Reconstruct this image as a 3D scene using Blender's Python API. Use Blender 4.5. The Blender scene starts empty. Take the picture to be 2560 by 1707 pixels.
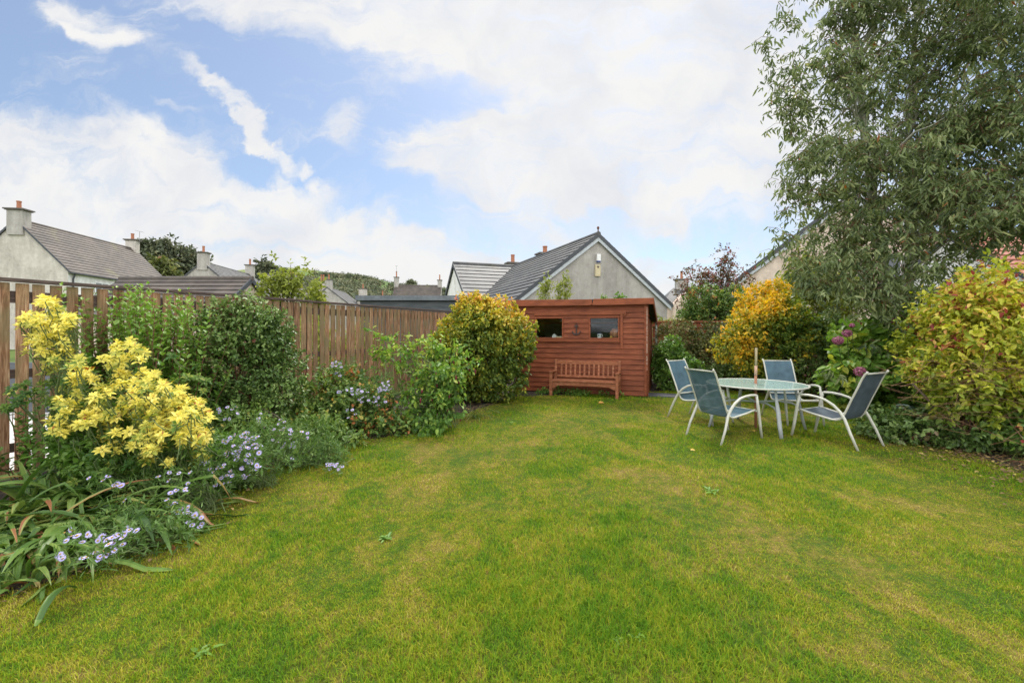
import bpy, math, random
import numpy as np
from mathutils import Matrix, Vector
R = math.radians
F, H0, CX, CY = 440.0, 1.5, 512.0, 329.0
scene = bpy.context.scene
COL = scene.collection

# ---------------------------------------------------------------- helpers
def W(px, py, d):
    return np.array([(px-CX)/F*d, d, H0+(CY-py)/F*d])
def G(px, py, z=0.0):
    d = F*(H0-z)/(py-CY)
    return np.array([(px-CX)/F*d, d, z])

def tag(o, label=None, cat=None, group=None, kind=None):
    if label: o['label'] = label
    if cat: o['category'] = cat
    if group: o['group'] = group
    if kind: o['kind'] = kind
    return o
def empty(name, loc=(0, 0, 0), rz=0.0):
    o = bpy.data.objects.new(name, None); COL.objects.link(o)
    o.empty_display_size = 0.1
    o.location = loc; o.rotation_euler = (0, 0, rz)
    return o
def thing(name, label, cat, loc=(0, 0, 0), rz=0.0, group=None):
    return tag(empty(name, loc, rz), label, cat, group)
def copy_tree(o, parent=None):
    c = o.copy(); COL.objects.link(c); c.parent = parent
    for ch in list(o.children):
        copy_tree(ch, c)
    return c
def link(name, me, mats, parent=None, smooth=False):
    o = bpy.data.objects.new(name, me); COL.objects.link(o)
    for m in (mats if isinstance(mats, (list, tuple)) else [mats]):
        me.materials.append(m)
    if parent is not None: o.parent = parent
    if smooth:
        me.polygons.foreach_set('use_smooth', np.ones(len(me.polygons), bool))
    return o

class MB:
    def __init__(s): s.v = []; s.f = []; s.m = []
    def add(s, vs, fs, mi=0):
        b = len(s.v); s.v += [tuple(map(float, p)) for p in vs]
        s.f += [tuple(i+b for i in f) for f in fs]; s.m += [mi]*len(fs)
    def box(s, c, sz, rot=None, mi=0, taper=1.0):
        hx, hy, hz = sz[0]/2, sz[1]/2, sz[2]/2
        vs = [Vector((x*hx*(taper if z > 0 else 1), y*hy*(taper if z > 0 else 1), z*hz)) for z in (-1, 1) for y in (-1, 1) for x in (-1, 1)]
        if rot is not None: vs = [rot @ v for v in vs]
        vs = [(v.x+c[0], v.y+c[1], v.z+c[2]) for v in vs]
        s.add(vs, [(0, 2, 3, 1), (4, 5, 7, 6), (0, 1, 5, 4), (2, 6, 7, 3), (0, 4, 6, 2), (1, 3, 7, 5)], mi)
    def bar(s, a, b, w, t, up=(0, 0, 1), mi=0):
        a = Vector(a); b = Vector(b); d = b-a; L = d.length; d.normalize()
        u = Vector(up); x = d.cross(u)
        if x.length < 1e-4: x = d.cross(Vector((1, 0, 0)))
        x.normalize(); z = x.cross(d)
        vs = []
        for p in (a, b):
            for i, j in ((-1, -1), (1, -1), (1, 1), (-1, 1)):
                vs.append(p+x*(i*w/2)+z*(j*t/2))
        s.add(vs, [(0, 3, 2, 1), (4, 5, 6, 7), (0, 1, 5, 4), (1, 2, 6, 5), (2, 3, 7, 6), (3, 0, 4, 7)], mi)
    def tube(s, pts, r, n=8, mi=0, flat=1.0, flatdir=None):
        pts = [Vector(p) for p in pts]; k = len(pts)
        rs = r if isinstance(r, (list, tuple, np.ndarray)) else [r]*k
        vs = []; prev = None
        for i, p in enumerate(pts):
            d = (pts[min(i+1, k-1)]-pts[max(i-1, 0)]); d.normalize()
            if flatdir is not None: x = Vector(flatdir); x = x-d*x.dot(d)
            elif prev is None: x = d.cross(Vector((0.13, 0.31, 0.94)))
            else: x = prev-d*prev.dot(d)
            if x.length < 1e-5: x = d.cross(Vector((1, 0, 0)))
            x.normalize(); prev = x; y = d.cross(x)
            for j in range(n):
                a = 2*math.pi*j/n
                vs.append(p+x*(math.cos(a)*rs[i]*flat)+y*(math.sin(a)*rs[i]))
        fs = [(i*n+j, i*n+(j+1) % n, (i+1)*n+(j+1) % n, (i+1)*n+j) for i in range(k-1) for j in range(n)]
        fs += [tuple(range(n-1, -1, -1)), tuple((k-1)*n+j for j in range(n))]
        s.add(vs, fs, mi)
    def lathe(s, prof, c=(0, 0, 0), n=20, mi=0):
        vs = [(c[0]+r*math.cos(2*math.pi*j/n), c[1]+r*math.sin(2*math.pi*j/n), c[2]+z) for r, z in prof for j in range(n)]
        k = len(prof)
        fs = [(i*n+j, i*n+(j+1) % n, (i+1)*n+(j+1) % n, (i+1)*n+j) for i in range(k-1) for j in range(n)]
        fs += [tuple(range(n-1, -1, -1)), tuple((k-1)*n+j for j in range(n))]
        s.add(vs, fs, mi)
    def prism(s, poly, y0, y1, mi=0):       # poly of (x,z) swept along y
        n = len(poly)
        vs = [(x, y0, z) for x, z in poly]+[(x, y1, z) for x, z in poly]
        fs = [tuple(range(n)), tuple(range(2*n-1, n-1, -1))]+[(i, n+i, n+(i+1) % n, (i+1) % n) for i in range(n)]
        s.add(vs, fs, mi)
    def build(s, name, mats, parent=None, smooth=False, bevel=0.0):
        me = bpy.data.meshes.new(name); me.from_pydata(s.v, [], s.f); me.update()
        o = link(name, me, mats, parent, smooth)
        if isinstance(mats, (list, tuple)) and len(mats) > 1:
            me.polygons.foreach_set('material_index', np.array(s.m, dtype=np.int32))
        if bevel > 0:
            bm = o.modifiers.new('bevel', 'BEVEL'); bm.width = bevel; bm.segments = 2; bm.limit_method = 'ANGLE'
        return o

def np_mesh(name, V, FQ, mats, parent=None, attrs=None, smooth=False, FT=None):
    """V (n,3); FQ (m,4) quads, FT (k,3) triangles, numpy"""
    me = bpy.data.meshes.new(name)
    V = np.asarray(V, dtype=np.float32)
    me.vertices.add(len(V)); me.vertices.foreach_set('co', V.ravel())
    loops = []; tot = []
    if FQ is not None and len(FQ): loops.append(FQ.ravel()); tot.append(np.full(len(FQ), 4))
    if FT is not None and len(FT): loops.append(FT.ravel()); tot.append(np.full(len(FT), 3))
    loops = np.concatenate(loops).astype(np.int32); tot = np.concatenate(tot).astype(np.int32)
    me.loops.add(len(loops)); me.loops.foreach_set('vertex_index', loops)
    st = np.concatenate([[0], np.cumsum(tot)[:-1]]).astype(np.int32)
    me.polygons.add(len(tot)); me.polygons.foreach_set('loop_start', st)
    me.update(calc_edges=True)
    if attrs:
        for k, a in attrs.items():
            at = me.attributes.new(k, 'FLOAT', 'FACE'); at.data.foreach_set('value', np.asarray(a, dtype=np.float32))
    return link(name, me, mats, parent, smooth)

def nrm(a):
    return a/np.maximum(np.linalg.norm(a, axis=-1, keepdims=True), 1e-6)
UP = np.array([0, 0, 1.0])

# ---------------------------------------------------------------- materials
def new_mat(name):
    m = bpy.data.materials.new(name); m.use_nodes = True
    nt = m.node_tree; nt.nodes.clear()
    out = nt.nodes.new('ShaderNodeOutputMaterial')
    return m, nt, out
def ramp(nt, stops, inp, interp='LINEAR'):
    r = nt.nodes.new('ShaderNodeValToRGB'); r.color_ramp.interpolation = interp
    el = r.color_ramp.elements
    while len(el) < len(stops): el.new(0.5)
    for e, (p, c) in zip(el, stops):
        e.position = p; e.color = (c[0], c[1], c[2], 1)
    nt.links.new(inp, r.inputs[0]); return r.outputs[0]
def noise(nt, vec, scale, detail=4, dist=0.0, rough=0.55):
    n = nt.nodes.new('ShaderNodeTexNoise'); n.inputs['Scale'].default_value = scale
    n.inputs['Detail'].default_value = detail; n.inputs['Distortion'].default_value = dist
    n.inputs['Roughness'].default_value = rough
    if vec is not None: nt.links.new(vec, n.inputs['Vector'])
    return n.outputs['Fac']
def mixc(nt, fac, a, b, mode='MIX'):
    m = nt.nodes.new('ShaderNodeMix'); m.data_type = 'RGBA'; m.blend_type = mode
    for i, v in ((0, fac), (6, a), (7, b)):
        if hasattr(v, 'links') or isinstance(v, bpy.types.NodeSocket): nt.links.new(v, m.inputs[i])
        elif i == 0: m.inputs[0].default_value = v
        else: m.inputs[i].default_value = (v[0], v[1], v[2], 1)
    return m.outputs[2]
def math_(nt, op, a, b=0.0, clamp=False):
    m = nt.nodes.new('ShaderNodeMath'); m.operation = op; m.use_clamp = clamp
    for i, v in ((0, a), (1, b)):
        if isinstance(v, bpy.types.NodeSocket): nt.links.new(v, m.inputs[i])
        else: m.inputs[i].default_value = v
    return m.outputs[0]
def coords(nt, kind='Object', scale=(1, 1, 1), rot=(0, 0, 0)):
    t = nt.nodes.new('ShaderNodeTexCoord'); mp = nt.nodes.new('ShaderNodeMapping')
    mp.inputs['Scale'].default_value = scale; mp.inputs['Rotation'].default_value = rot
    nt.links.new(t.outputs[kind], mp.inputs['Vector']); return mp.outputs[0]
def bump(nt, h, strength, dist=0.01):
    b = nt.nodes.new('ShaderNodeBump'); b.inputs['Strength'].default_value = strength; b.inputs['Distance'].default_value = dist
    nt.links.new(h, b.inputs['Height']); return b.outputs[0]
def principled(nt, out, col, rough=0.6, normal=None, metal=0.0, spec=0.5):
    p = nt.nodes.new('ShaderNodeBsdfPrincipled')
    if isinstance(col, bpy.types.NodeSocket): nt.links.new(col, p.inputs['Base Color'])
    else: p.inputs['Base Color'].default_value = (col[0], col[1], col[2], 1)
    p.inputs['Roughness'].default_value = rough; p.inputs['Metallic'].default_value = metal
    p.inputs['Specular IOR Level'].default_value = spec
    if normal is not None: nt.links.new(normal, p.inputs['Normal'])
    if out is not None: nt.links.new(p.outputs[0], out.inputs[0])
    return p
def m_noise(name, stops, scale=5, rough=0.7, detail=6, vscale=(1, 1, 1), bstr=0.3, bdist=0.01, fine=None, metal=0, spec=0.4, dist=0.3, kind='Object'):
    m, nt, out = new_mat(name); v = coords(nt, kind, vscale)
    f = noise(nt, v, scale, detail, dist)
    c = ramp(nt, stops, f)
    h = f
    if fine:
        g = noise(nt, v, fine, 4); c = mixc(nt, 0.5, c, ramp(nt, [(0.3, (0.55,)*3), (0.7, (1.3,)*3)], g), 'MULTIPLY'); h = g
    principled(nt, out, c, rough, bump(nt, h, bstr, bdist) if bstr else None, metal, spec)
    return m
def m_plain(name, col, rough=0.5, metal=0.0, var=0.12, scale=8, spec=0.5):
    a = tuple(c*(1-var) for c in col); b = tuple(min(1, c*(1+var)) for c in col)
    return m_noise(name, [(0.3, a), (0.7, b)], scale, rough, 3, bstr=0.05, bdist=0.002, metal=metal, spec=spec)
def m_leaf(name, stops, rough=0.5, trans=0.3, patch=0.0, pscale=1.5, spec=0.35):
    m, nt, out = new_mat(name)
    at = nt.nodes.new('ShaderNodeAttribute'); at.attribute_name = 'tint'
    f = at.outputs['Fac']
    c = ramp(nt, stops, f)
    p = principled(nt, None, c, rough, spec=spec)
    tr = nt.nodes.new('ShaderNodeBsdfTranslucent')
    hs = nt.nodes.new('ShaderNodeHueSaturation'); hs.inputs['Saturation'].default_value = 1.1; hs.inputs['Value'].default_value = 1.3
    nt.links.new(c, hs.inputs['Color']); nt.links.new(hs.outputs[0], tr.inputs[0])
    mx = nt.nodes.new('ShaderNodeMixShader'); mx.inputs[0].default_value = trans
    nt.links.new(p.outputs[0], mx.inputs[1]); nt.links.new(tr.outputs[0], mx.inputs[2]); nt.links.new(mx.outputs[0], out.inputs[0])
    return m

def m_wood(name, stops, vscale, rough=0.75, green=None, bstr=0.4, rnd=0.25, scr=None):
    m, nt, out = new_mat(name); v = coords(nt, 'Object', vscale)
    f = noise(nt, v, 6, 7, 0.6, 0.6); c = ramp(nt, stops, f)
    oi = nt.nodes.new('ShaderNodeObjectInfo')
    rr = math_(nt, 'ADD', math_(nt, 'MULTIPLY', oi.outputs['Random'], 2*rnd), 1-rnd)
    cc = nt.nodes.new('ShaderNodeCombineColor')
    for i in range(3): nt.links.new(rr, cc.inputs[i])
    c = mixc(nt, 1.0, c, cc.outputs[0], 'MULTIPLY')
    if green is not None:
        w = coords(nt, 'Object', (1, 1, 0.6))
        sh = nt.nodes.new('ShaderNodeVectorMath'); sh.operation = 'ADD'; nt.links.new(w, sh.inputs[0]); nt.links.new(oi.outputs['Random'], sh.inputs[1])
        g = noise(nt, sh.outputs[0], 3.5, 5, 0.5)
        g = math_(nt, 'MULTIPLY', math_(nt, 'SUBTRACT', g, 0.42, True), 4.0, True)
        c = mixc(nt, g, c, green)
    if scr:
        bigv = coords(nt, 'Object'); bg_ = noise(nt, bigv, 1.6, 5, 0.4); c = mixc(nt, 1.0, c, ramp(nt, [(0.3, (0.72, 0.7, 0.68)), (0.6, (1.08, 1.08, 1.08))], bg_), 'MULTIPLY')
        sv = coords(nt, 'Object', (1.4, 9, 9)); g = noise(nt, sv, 2.2, 8, 1.2, 0.7); g = math_(nt, 'MULTIPLY', math_(nt, 'SUBTRACT', g, 0.665, True), 12.0, True)
        c = mixc(nt, g, c, scr)
    principled(nt, out, c, rough, bump(nt, f, bstr, 0.004), spec=0.25)
    return m

M = {}
M['fence'] = m_wood('weathered_fence_wood', [(0.3, (0.10, 0.042, 0.02)), (0.45, (0.235, 0.118, 0.058)), (0.58, (0.38, 0.22, 0.12)), (0.72, (0.52, 0.38, 0.24))], (11, 11, 0.8), green=(0.21, 0.17, 0.085), rnd=0.3)
M['fence_cap'] = m_wood('fence_cap_wood', [(0.25, (0.045, 0.03, 0.025)), (0.6, (0.12, 0.085, 0.07)), (0.8, (0.2, 0.15, 0.125))], (6, 0.7, 6), rnd=0.05)
M['back_fence'] = m_wood('red_fence_wood', [(0.3, (0.16, 0.05, 0.022)), (0.7, (0.30, 0.10, 0.045))], (6, 6, 1.0), rnd=0.1)
M['shed'] = m_wood('shed_stained_boards', [(0.25, (0.10, 0.026, 0.011)), (0.5, (0.205, 0.053, 0.02)), (0.75, (0.31, 0.10, 0.04))], (0.6, 6, 7), rnd=0.03, rough=0.6, scr=(0.42, 0.24, 0.15))
M['shed_trim'] = m_wood('shed_stained_trim', [(0.25, (0.15, 0.04, 0.016)), (0.7, (0.29, 0.083, 0.034))], (0.8, 3, 4), rnd=0.05, rough=0.55, scr=(0.4, 0.22, 0.14))
M['bench'] = m_wood('bench_stained_wood', [(0.25, (0.15, 0.05, 0.024)), (0.55, (0.32, 0.115, 0.052)), (0.8, (0.5, 0.27, 0.15))], (2, 6, 6), rnd=0.15, rough=0.6)
M['felt'] = m_noise('roof_felt', [(0.3, (0.045, 0.047, 0.05)), (0.7, (0.09, 0.092, 0.095))], 6, 0.85, fine=60)
M['grey_felt'] = m_noise('grey_roof_sheet', [(0.3, (0.10, 0.115, 0.13)), (0.7, (0.17, 0.185, 0.2))], 1.2, 0.6, fine=8)
M['slate_boards'] = m_noise('dark_grey_boards', [(0.3, (0.055, 0.062, 0.07)), (0.7, (0.10, 0.11, 0.12))], 2, 0.7, vscale=(1, 1, 5))
M['dark'] = m_plain('dark_interior', (0.03, 0.028, 0.025), 0.8)
M['interior'] = m_plain('shed_lining', (0.12, 0.11, 0.10), 0.8)
def m_render(name, a, b, stain=(0.35, 0.33, 0.3)):
    m, nt, out = new_mat(name)
    v = coords(nt, 'Object', (1, 1, 0.25)); v2 = coords(nt, 'Object')
    f = noise(nt, v, 1.6, 6, 0.4, 0.65); c = ramp(nt, [(0.34, a), (0.6, b)], f)
    g = noise(nt, v2, 4, 7, 0.6, 0.7); c = mixc(nt, 0.8, c, ramp(nt, [(0.3, (0.78, 0.77, 0.76)), (0.65, (1.1, 1.1, 1.1))], g), 'MULTIPLY')
    h = noise(nt, v2, 45, 3)
    principled(nt, out, c, 0.92, bump(nt, h, 0.5, 0.02), spec=0.2); return m
M['harl'] = m_render('grey_harling', (0.30, 0.28, 0.255), (0.42, 0.395, 0.36))
M['harl_light'] = m_render('cream_harling', (0.40, 0.365, 0.32), (0.55, 0.51, 0.45))
M['harl_white'] = m_render('white_harling', (0.62, 0.60, 0.57), (0.8, 0.79, 0.76))
M['beige'] = m_render('beige_harling', (0.5, 0.40, 0.32), (0.66, 0.55, 0.45))
def m_tiles(name, a, b, moss=(0.13, 0.12, 0.05), mossk=0.35):
    m, nt, out = new_mat(name)
    v = coords(nt, 'Object'); br = nt.nodes.new('ShaderNodeTexBrick')
    mp = coords(nt, 'Object', (1, 1, 1), (0, 0, R(90)))
    br.inputs['Scale'].default_value = 1.0; br.inputs['Brick Width'].default_value = 0.33; br.inputs['Row Height'].default_value = 0.34
    br.inputs['Mortar Size'].default_value = 0.008
    br.inputs['Color1'].default_value = (0.85, 0.85, 0.85, 1); br.inputs['Color2'].default_value = (1.15, 1.12, 1.08, 1); br.inputs['Mortar'].default_value = (0.5, 0.5, 0.5, 1)
    nt.links.new(mp, br.inputs['Vector'])
    f = noise(nt, v, 1.1, 6, 0.5, 0.6); c = ramp(nt, [(0.35, a), (0.65, b)], f)
    c = mixc(nt, 0.7, c, br.outputs['Color'], 'MULTIPLY')
    g = noise(nt, v, 0.5, 5, 0.3); g = math_(nt, 'MULTIPLY', math_(nt, 'SUBTRACT', g, 0.58, True), 6, True)
    c = mixc(nt, math_(nt, 'MULTIPLY', g, mossk), c, moss)
    principled(nt, out, c, 0.62, bump(nt, noise(nt, v, 30, 3), 0.3, 0.01), spec=0.5); return m
M['tile_grey'] = m_tiles('grey_concrete_tiles', (0.05, 0.051, 0.053), (0.10, 0.10, 0.098))
M['tile_brown'] = m_tiles('brown_concrete_tiles', (0.055, 0.043, 0.035), (0.105, 0.085, 0.07), mossk=0.8)
M['tile_red'] = m_tiles('red_tiles', (0.30, 0.11, 0.07), (0.42, 0.18, 0.12))
M['verge'] = m_plain('dark_verge', (0.05, 0.055, 0.062), 0.6)
M['barge'] = m_plain('pale_bargeboard', (0.42, 0.45, 0.47), 0.6)
M['white_pvc'] = m_plain('white_pvc', (0.75, 0.75, 0.73), 0.4, var=0.04)
M['pot'] = m_plain('terracotta_pot', (0.35, 0.14, 0.075), 0.8)
M['cap'] = m_plain('chimney_cap_stone', (0.13, 0.115, 0.10), 0.9)
M['aerial'] = m_plain('aerial_metal', (0.2, 0.2, 0.2), 0.5)
M['blue'] = m_plain('blue_plastic', (0.04, 0.07, 0.25), 0.4)
M['cream'] = m_plain('cream_panel', (0.55, 0.47, 0.29), 0.7)
M['rust'] = m_plain('rusty_finial', (0.12, 0.045, 0.03), 0.8)
M['frame_metal'] = m_plain('painted_aluminium', (0.50, 0.49, 0.41), 0.38, var=0.06)
M['frame_grey'] = m_plain('grey_table_metal', (0.33, 0.35, 0.34), 0.4, var=0.08)
M['iron'] = m_plain('cast_iron', (0.035, 0.03, 0.028), 0.55)
M['pole_wood'] = m_noise('orange_pole_wood', [(0.3, (0.26, 0.10, 0.05)), (0.7, (0.38, 0.17, 0.09))], 12, 0.6, vscale=(3, 3, 0.5))
M['pole_cane'] = m_noise('weathered_pole_wood', [(0.3, (0.24, 0.20, 0.10)), (0.7, (0.40, 0.34, 0.2))], 12, 0.6, vscale=(3, 3, 0.5))
M['paving'] = m_noise('pale_paving', [(0.3, (0.5, 0.48, 0.45)), (0.7, (0.66, 0.64, 0.6))], 3, 0.85, fine=40)
M['slab'] = m_noise('dark_slab', [(0.3, (0.05, 0.05, 0.055)), (0.7, (0.10, 0.10, 0.105))], 5, 0.8, fine=40)
M['bark'] = m_noise('brown_bark', [(0.3, (0.06, 0.042, 0.028)), (0.7, (0.17, 0.125, 0.085))], 9, 0.9, vscale=(4, 4, 0.8), bstr=0.8)
M['pale_bark'] = m_noise('pale_eucalyptus_bark', [(0.3, (0.20, 0.21, 0.14)), (0.55, (0.36, 0.36, 0.28)), (0.75, (0.22, 0.15, 0.10))], 5, 0.7, vscale=(4, 4, 0.7))
M['red_twig'] = m_plain('reddish_twig', (0.16, 0.065, 0.035), 0.7)
M['green_stem'] = m_plain('green_stem', (0.10, 0.14, 0.04), 0.7)
M['dry_twig'] = m_plain('dry_twig', (0.26, 0.145, 0.075), 0.85)

# glass pane: fresnel mix of clear and mirror
def m_glass(name, tint=(0.85, 0.9, 0.9), base=0.1, gl=1.0):
    m, nt, out = new_mat(name)
    fr = nt.nodes.new('ShaderNodeFresnel'); fr.inputs[0].default_value = 1.45
    f = math_(nt, 'ADD', math_(nt, 'MULTIPLY', fr.outputs[0], gl), base, True)
    t = nt.nodes.new('ShaderNodeBsdfTransparent'); t.inputs[0].default_value = (*tint, 1)
    g = nt.nodes.new('ShaderNodeBsdfGlossy'); g.inputs[1].default_value = 0.02; g.inputs[0].default_value = (0.9, 0.92, 0.95, 1)
    mx = nt.nodes.new('ShaderNodeMixShader'); nt.links.new(f, mx.inputs[0]); nt.links.new(t.outputs[0], mx.inputs[1]); nt.links.new(g.outputs[0], mx.inputs[2])
    nt.links.new(mx.outputs[0], out.inputs[0]); return m
M['glass'] = m_glass('window_glass', (0.9, 0.93, 0.92), 0.0, 0.55)
def m_table_glass():
    m, nt, out = new_mat('frosted_table_glass')
    p = principled(nt, None, (0.42, 0.56, 0.50), 0.13, spec=0.6)
    t = nt.nodes.new('ShaderNodeBsdfTransparent'); t.inputs[0].default_value = (0.75, 0.86, 0.82, 1)
    mx = nt.nodes.new('ShaderNodeMixShader'); mx.inputs[0].default_value = 0.35
    nt.links.new(p.outputs[0], mx.inputs[1]); nt.links.new(t.outputs[0], mx.inputs[2]); nt.links.new(mx.outputs[0], out.inputs[0]); return m
M['table_glass'] = m_table_glass()
def m_sling(name, col, clear):
    m, nt, out = new_mat(name)
    v = coords(nt, 'Object'); f = noise(nt, v, 7, 5); f2 = noise(nt, v, 260, 2)
    c = ramp(nt, [(0.3, tuple(x*0.75 for x in col)), (0.7, tuple(x*1.3 for x in col))], f)
    p = principled(nt, None, c, 0.6, bump(nt, f2, 0.4, 0.001), spec=0.3)
    t = nt.nodes.new('ShaderNodeBsdfTransparent')
    mx = nt.nodes.new('ShaderNodeMixShader'); mx.inputs[0].default_value = clear
    nt.links.new(p.outputs[0], mx.inputs[1]); nt.links.new(t.outputs[0], mx.inputs[2]); nt.links.new(mx.outputs[0], out.inputs[0]); return m
M['sling'] = m_sling('blue_grey_mesh_fabric', (0.085, 0.15, 0.19), 0.28)
M['sling_dark'] = m_sling('slate_mesh_fabric', (0.07, 0.092, 0.115), 0.1)

# leaves
M['L_euc'] = m_leaf('eucalyptus_leaves', [(0, (0.055, 0.085, 0.03)), (0.45, (0.15, 0.195, 0.065)), (0.8, (0.29, 0.33, 0.14)), (0.96, (0.42, 0.42, 0.16)), (1, (0.35, 0.14, 0.05))], 0.42, 0.28)
M['L_choi'] = m_leaf('yellow_choisya_leaves', [(0, (0.045, 0.11, 0.02)), (0.3, (0.14, 0.23, 0.035)), (0.48, (0.46, 0.46, 0.09)), (0.75, (0.80, 0.69, 0.125)), (0.97, (0.9, 0.81, 0.26)), (1, (0.38, 0.12, 0.03))], 0.5, 0.22, spec=0.25)
M['L_green'] = m_leaf('fresh_green_leaves', [(0, (0.045, 0.11, 0.02)), (0.5, (0.13, 0.25, 0.04)), (0.85, (0.24, 0.37, 0.07)), (1, (0.3, 0.4, 0.09))], 0.42, 0.28)
M['L_dark'] = m_leaf('dark_green_leaves', [(0, (0.045, 0.085, 0.02)), (0.5, (0.115, 0.195, 0.045)), (0.8, (0.23, 0.32, 0.085)), (0.93, (0.2, 0.22, 0.1)), (1, (0.17, 0.07, 0.045))], 0.38, 0.15)
M['L_maple'] = m_leaf('autumn_maple_leaves', [(0, (0.07, 0.12, 0.02)), (0.32, (0.19, 0.245, 0.03)), (0.5, (0.40, 0.39, 0.045)), (0.72, (0.62, 0.46, 0.06)), (0.92, (0.68, 0.42, 0.08)), (1, (0.6, 0.17, 0.09))], 0.55, 0.3)
M['L_heart'] = m_leaf('bright_heart_leaves', [(0, (0.05, 0.11, 0.02)), (0.5, (0.12, 0.235, 0.035)), (0.85, (0.27, 0.39, 0.06)), (1, (0.42, 0.46, 0.09))], 0.5, 0.35)
M['L_mix'] = m_leaf('mixed_border_leaves', [(0, (0.045, 0.095, 0.022)), (0.55, (0.13, 0.215, 0.04)), (0.85, (0.26, 0.31, 0.06)), (0.95, (0.42, 0.33, 0.07)), (1, (0.45, 0.16, 0.05))], 0.55, 0.25)
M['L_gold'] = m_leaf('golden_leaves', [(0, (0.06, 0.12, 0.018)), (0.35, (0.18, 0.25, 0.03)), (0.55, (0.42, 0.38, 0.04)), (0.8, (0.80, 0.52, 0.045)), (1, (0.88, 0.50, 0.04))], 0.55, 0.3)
M['L_hedge'] = m_leaf('olive_hedge_leaves', [(0, (0.045, 0.065, 0.018)), (0.5, (0.13, 0.15, 0.04)), (0.8, (0.26, 0.26, 0.08)), (1, (0.28, 0.15, 0.09))], 0.6, 0.2)
M['L_red'] = m_leaf('red_brown_leaves', [(0, (0.06, 0.03, 0.02)), (0.4, (0.13, 0.12, 0.03)), (0.7, (0.25, 0.08, 0.07)), (1, (0.38, 0.12, 0.12))], 0.6, 0.25)
M['L_bush'] = m_leaf('yellow_green_bush_leaves', [(0, (0.10, 0.16, 0.02)), (0.4, (0.32, 0.38, 0.04)), (0.75, (0.60, 0.58, 0.07)), (0.88, (0.75, 0.50, 0.14)), (0.97, (0.62, 0.33, 0.12)), (1, (0.34, 0.07, 0.06))], 0.5, 0.35)
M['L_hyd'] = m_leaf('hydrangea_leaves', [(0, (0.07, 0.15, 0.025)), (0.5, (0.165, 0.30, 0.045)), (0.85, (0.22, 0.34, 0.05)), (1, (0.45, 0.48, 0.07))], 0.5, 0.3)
M['L_croc'] = m_leaf('strap_leaves', [(0, (0.04, 0.095, 0.02)), (0.5, (0.11, 0.20, 0.035)), (0.82, (0.22, 0.30, 0.07)), (0.93, (0.36, 0.34, 0.10)), (1, (0.33, 0.14, 0.06))], 0.42, 0.22)
M['L_aster'] = m_leaf('aster_leaves', [(0, (0.045, 0.10, 0.022)), (0.6, (0.12, 0.215, 0.045)), (1, (0.26, 0.34, 0.08))], 0.5, 0.25)
M['L_far'] = m_leaf('far_tree_leaves', [(0, (0.06, 0.075, 0.045)), (0.5, (0.11, 0.13, 0.07)), (0.85, (0.19, 0.2, 0.1)), (1, (0.2, 0.15, 0.06))], 0.7, 0.1)
M['L_wood'] = m_leaf('hill_wood_leaves', [(0, (0.07, 0.09, 0.055)), (0.5, (0.13, 0.15, 0.08)), (1, (0.23, 0.22, 0.12))], 0.8, 0.1)
M['L_light'] = m_leaf('light_green_tree_leaves', [(0, (0.11, 0.15, 0.03)), (0.5, (0.25, 0.29, 0.05)), (1, (0.42, 0.43, 0.09))], 0.6, 0.35)
M['L_litter'] = m_leaf('dry_leaf_litter', [(0, (0.07, 0.045, 0.025)), (0.6, (0.2, 0.125, 0.06)), (0.9, (0.42, 0.3, 0.1)), (1, (0.6, 0.5, 0.12))], 0.8, 0.1)
M['petal'] = m_plain('lilac_petals', (0.50, 0.45, 0.80), 0.6, var=0.15)
M['floret_core'] = m_plain('yellow_brown_core', (0.45, 0.28, 0.05), 0.8)
M['mophead'] = m_leaf('purple_mophead_petals', [(0, (0.16, 0.04, 0.07)), (0.5, (0.38, 0.11, 0.2)), (1, (0.62, 0.3, 0.36))], 0.6, 0.2)
M['bract'] = m_plain('dark_red_bracts', (0.16, 0.015, 0.03), 0.6)
# ---------------------------------------------------------------- foliage tools
def leaf_arrays(pos, d, n, L, Wd, fold=0.18, droop=0.12):
    d = nrm(d); n = nrm(n-d*np.sum(n*d, 1, keepdims=True)); s = np.cross(d, n)
    L = L[:, None]; Wd = Wd[:, None]
    up = n*Wd*fold
    v = np.stack([pos,
                  pos+d*L*0.3+s*Wd*0.5+up, pos+d*L*0.72+s*Wd*0.36+up-n*L*droop*0.4,
                  pos+d*L-n*L*droop,
                  pos+d*L*0.72-s*Wd*0.36+up-n*L*droop*0.4, pos+d*L*0.3-s*Wd*0.5+up], 1)
    N = len(pos)
    b = (np.arange(N)*6)[:, None]
    q = np.stack([b+np.array([[0, 1, 2, 3]]), b+np.array([[0, 3, 4, 5]])], 1).reshape(-1, 4)
    return v.reshape(-1, 3), q
def leaves_obj(name, mat, parent, pos, d, n, L, Wd, tint, fold=0.18, droop=0.12):
    V, Q = leaf_arrays(pos, d, n, L, Wd, fold, droop)
    return np_mesh(name, V, Q, mat, parent, {'tint': np.repeat(np.clip(tint, 0, 1), 2)})
def lump(rng, dirs, k=5, amp=0.3, freq=3.0):
    o = np.zeros(len(dirs))
    for i in range(k):
        w = nrm(rng.normal(size=(1, 3)))*freq*rng.uniform(0.6, 1.6)
        o += np.sin(dirs@w[0]+rng.uniform(0, 6.28))
    return 1+amp*o/k*1.6
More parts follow.
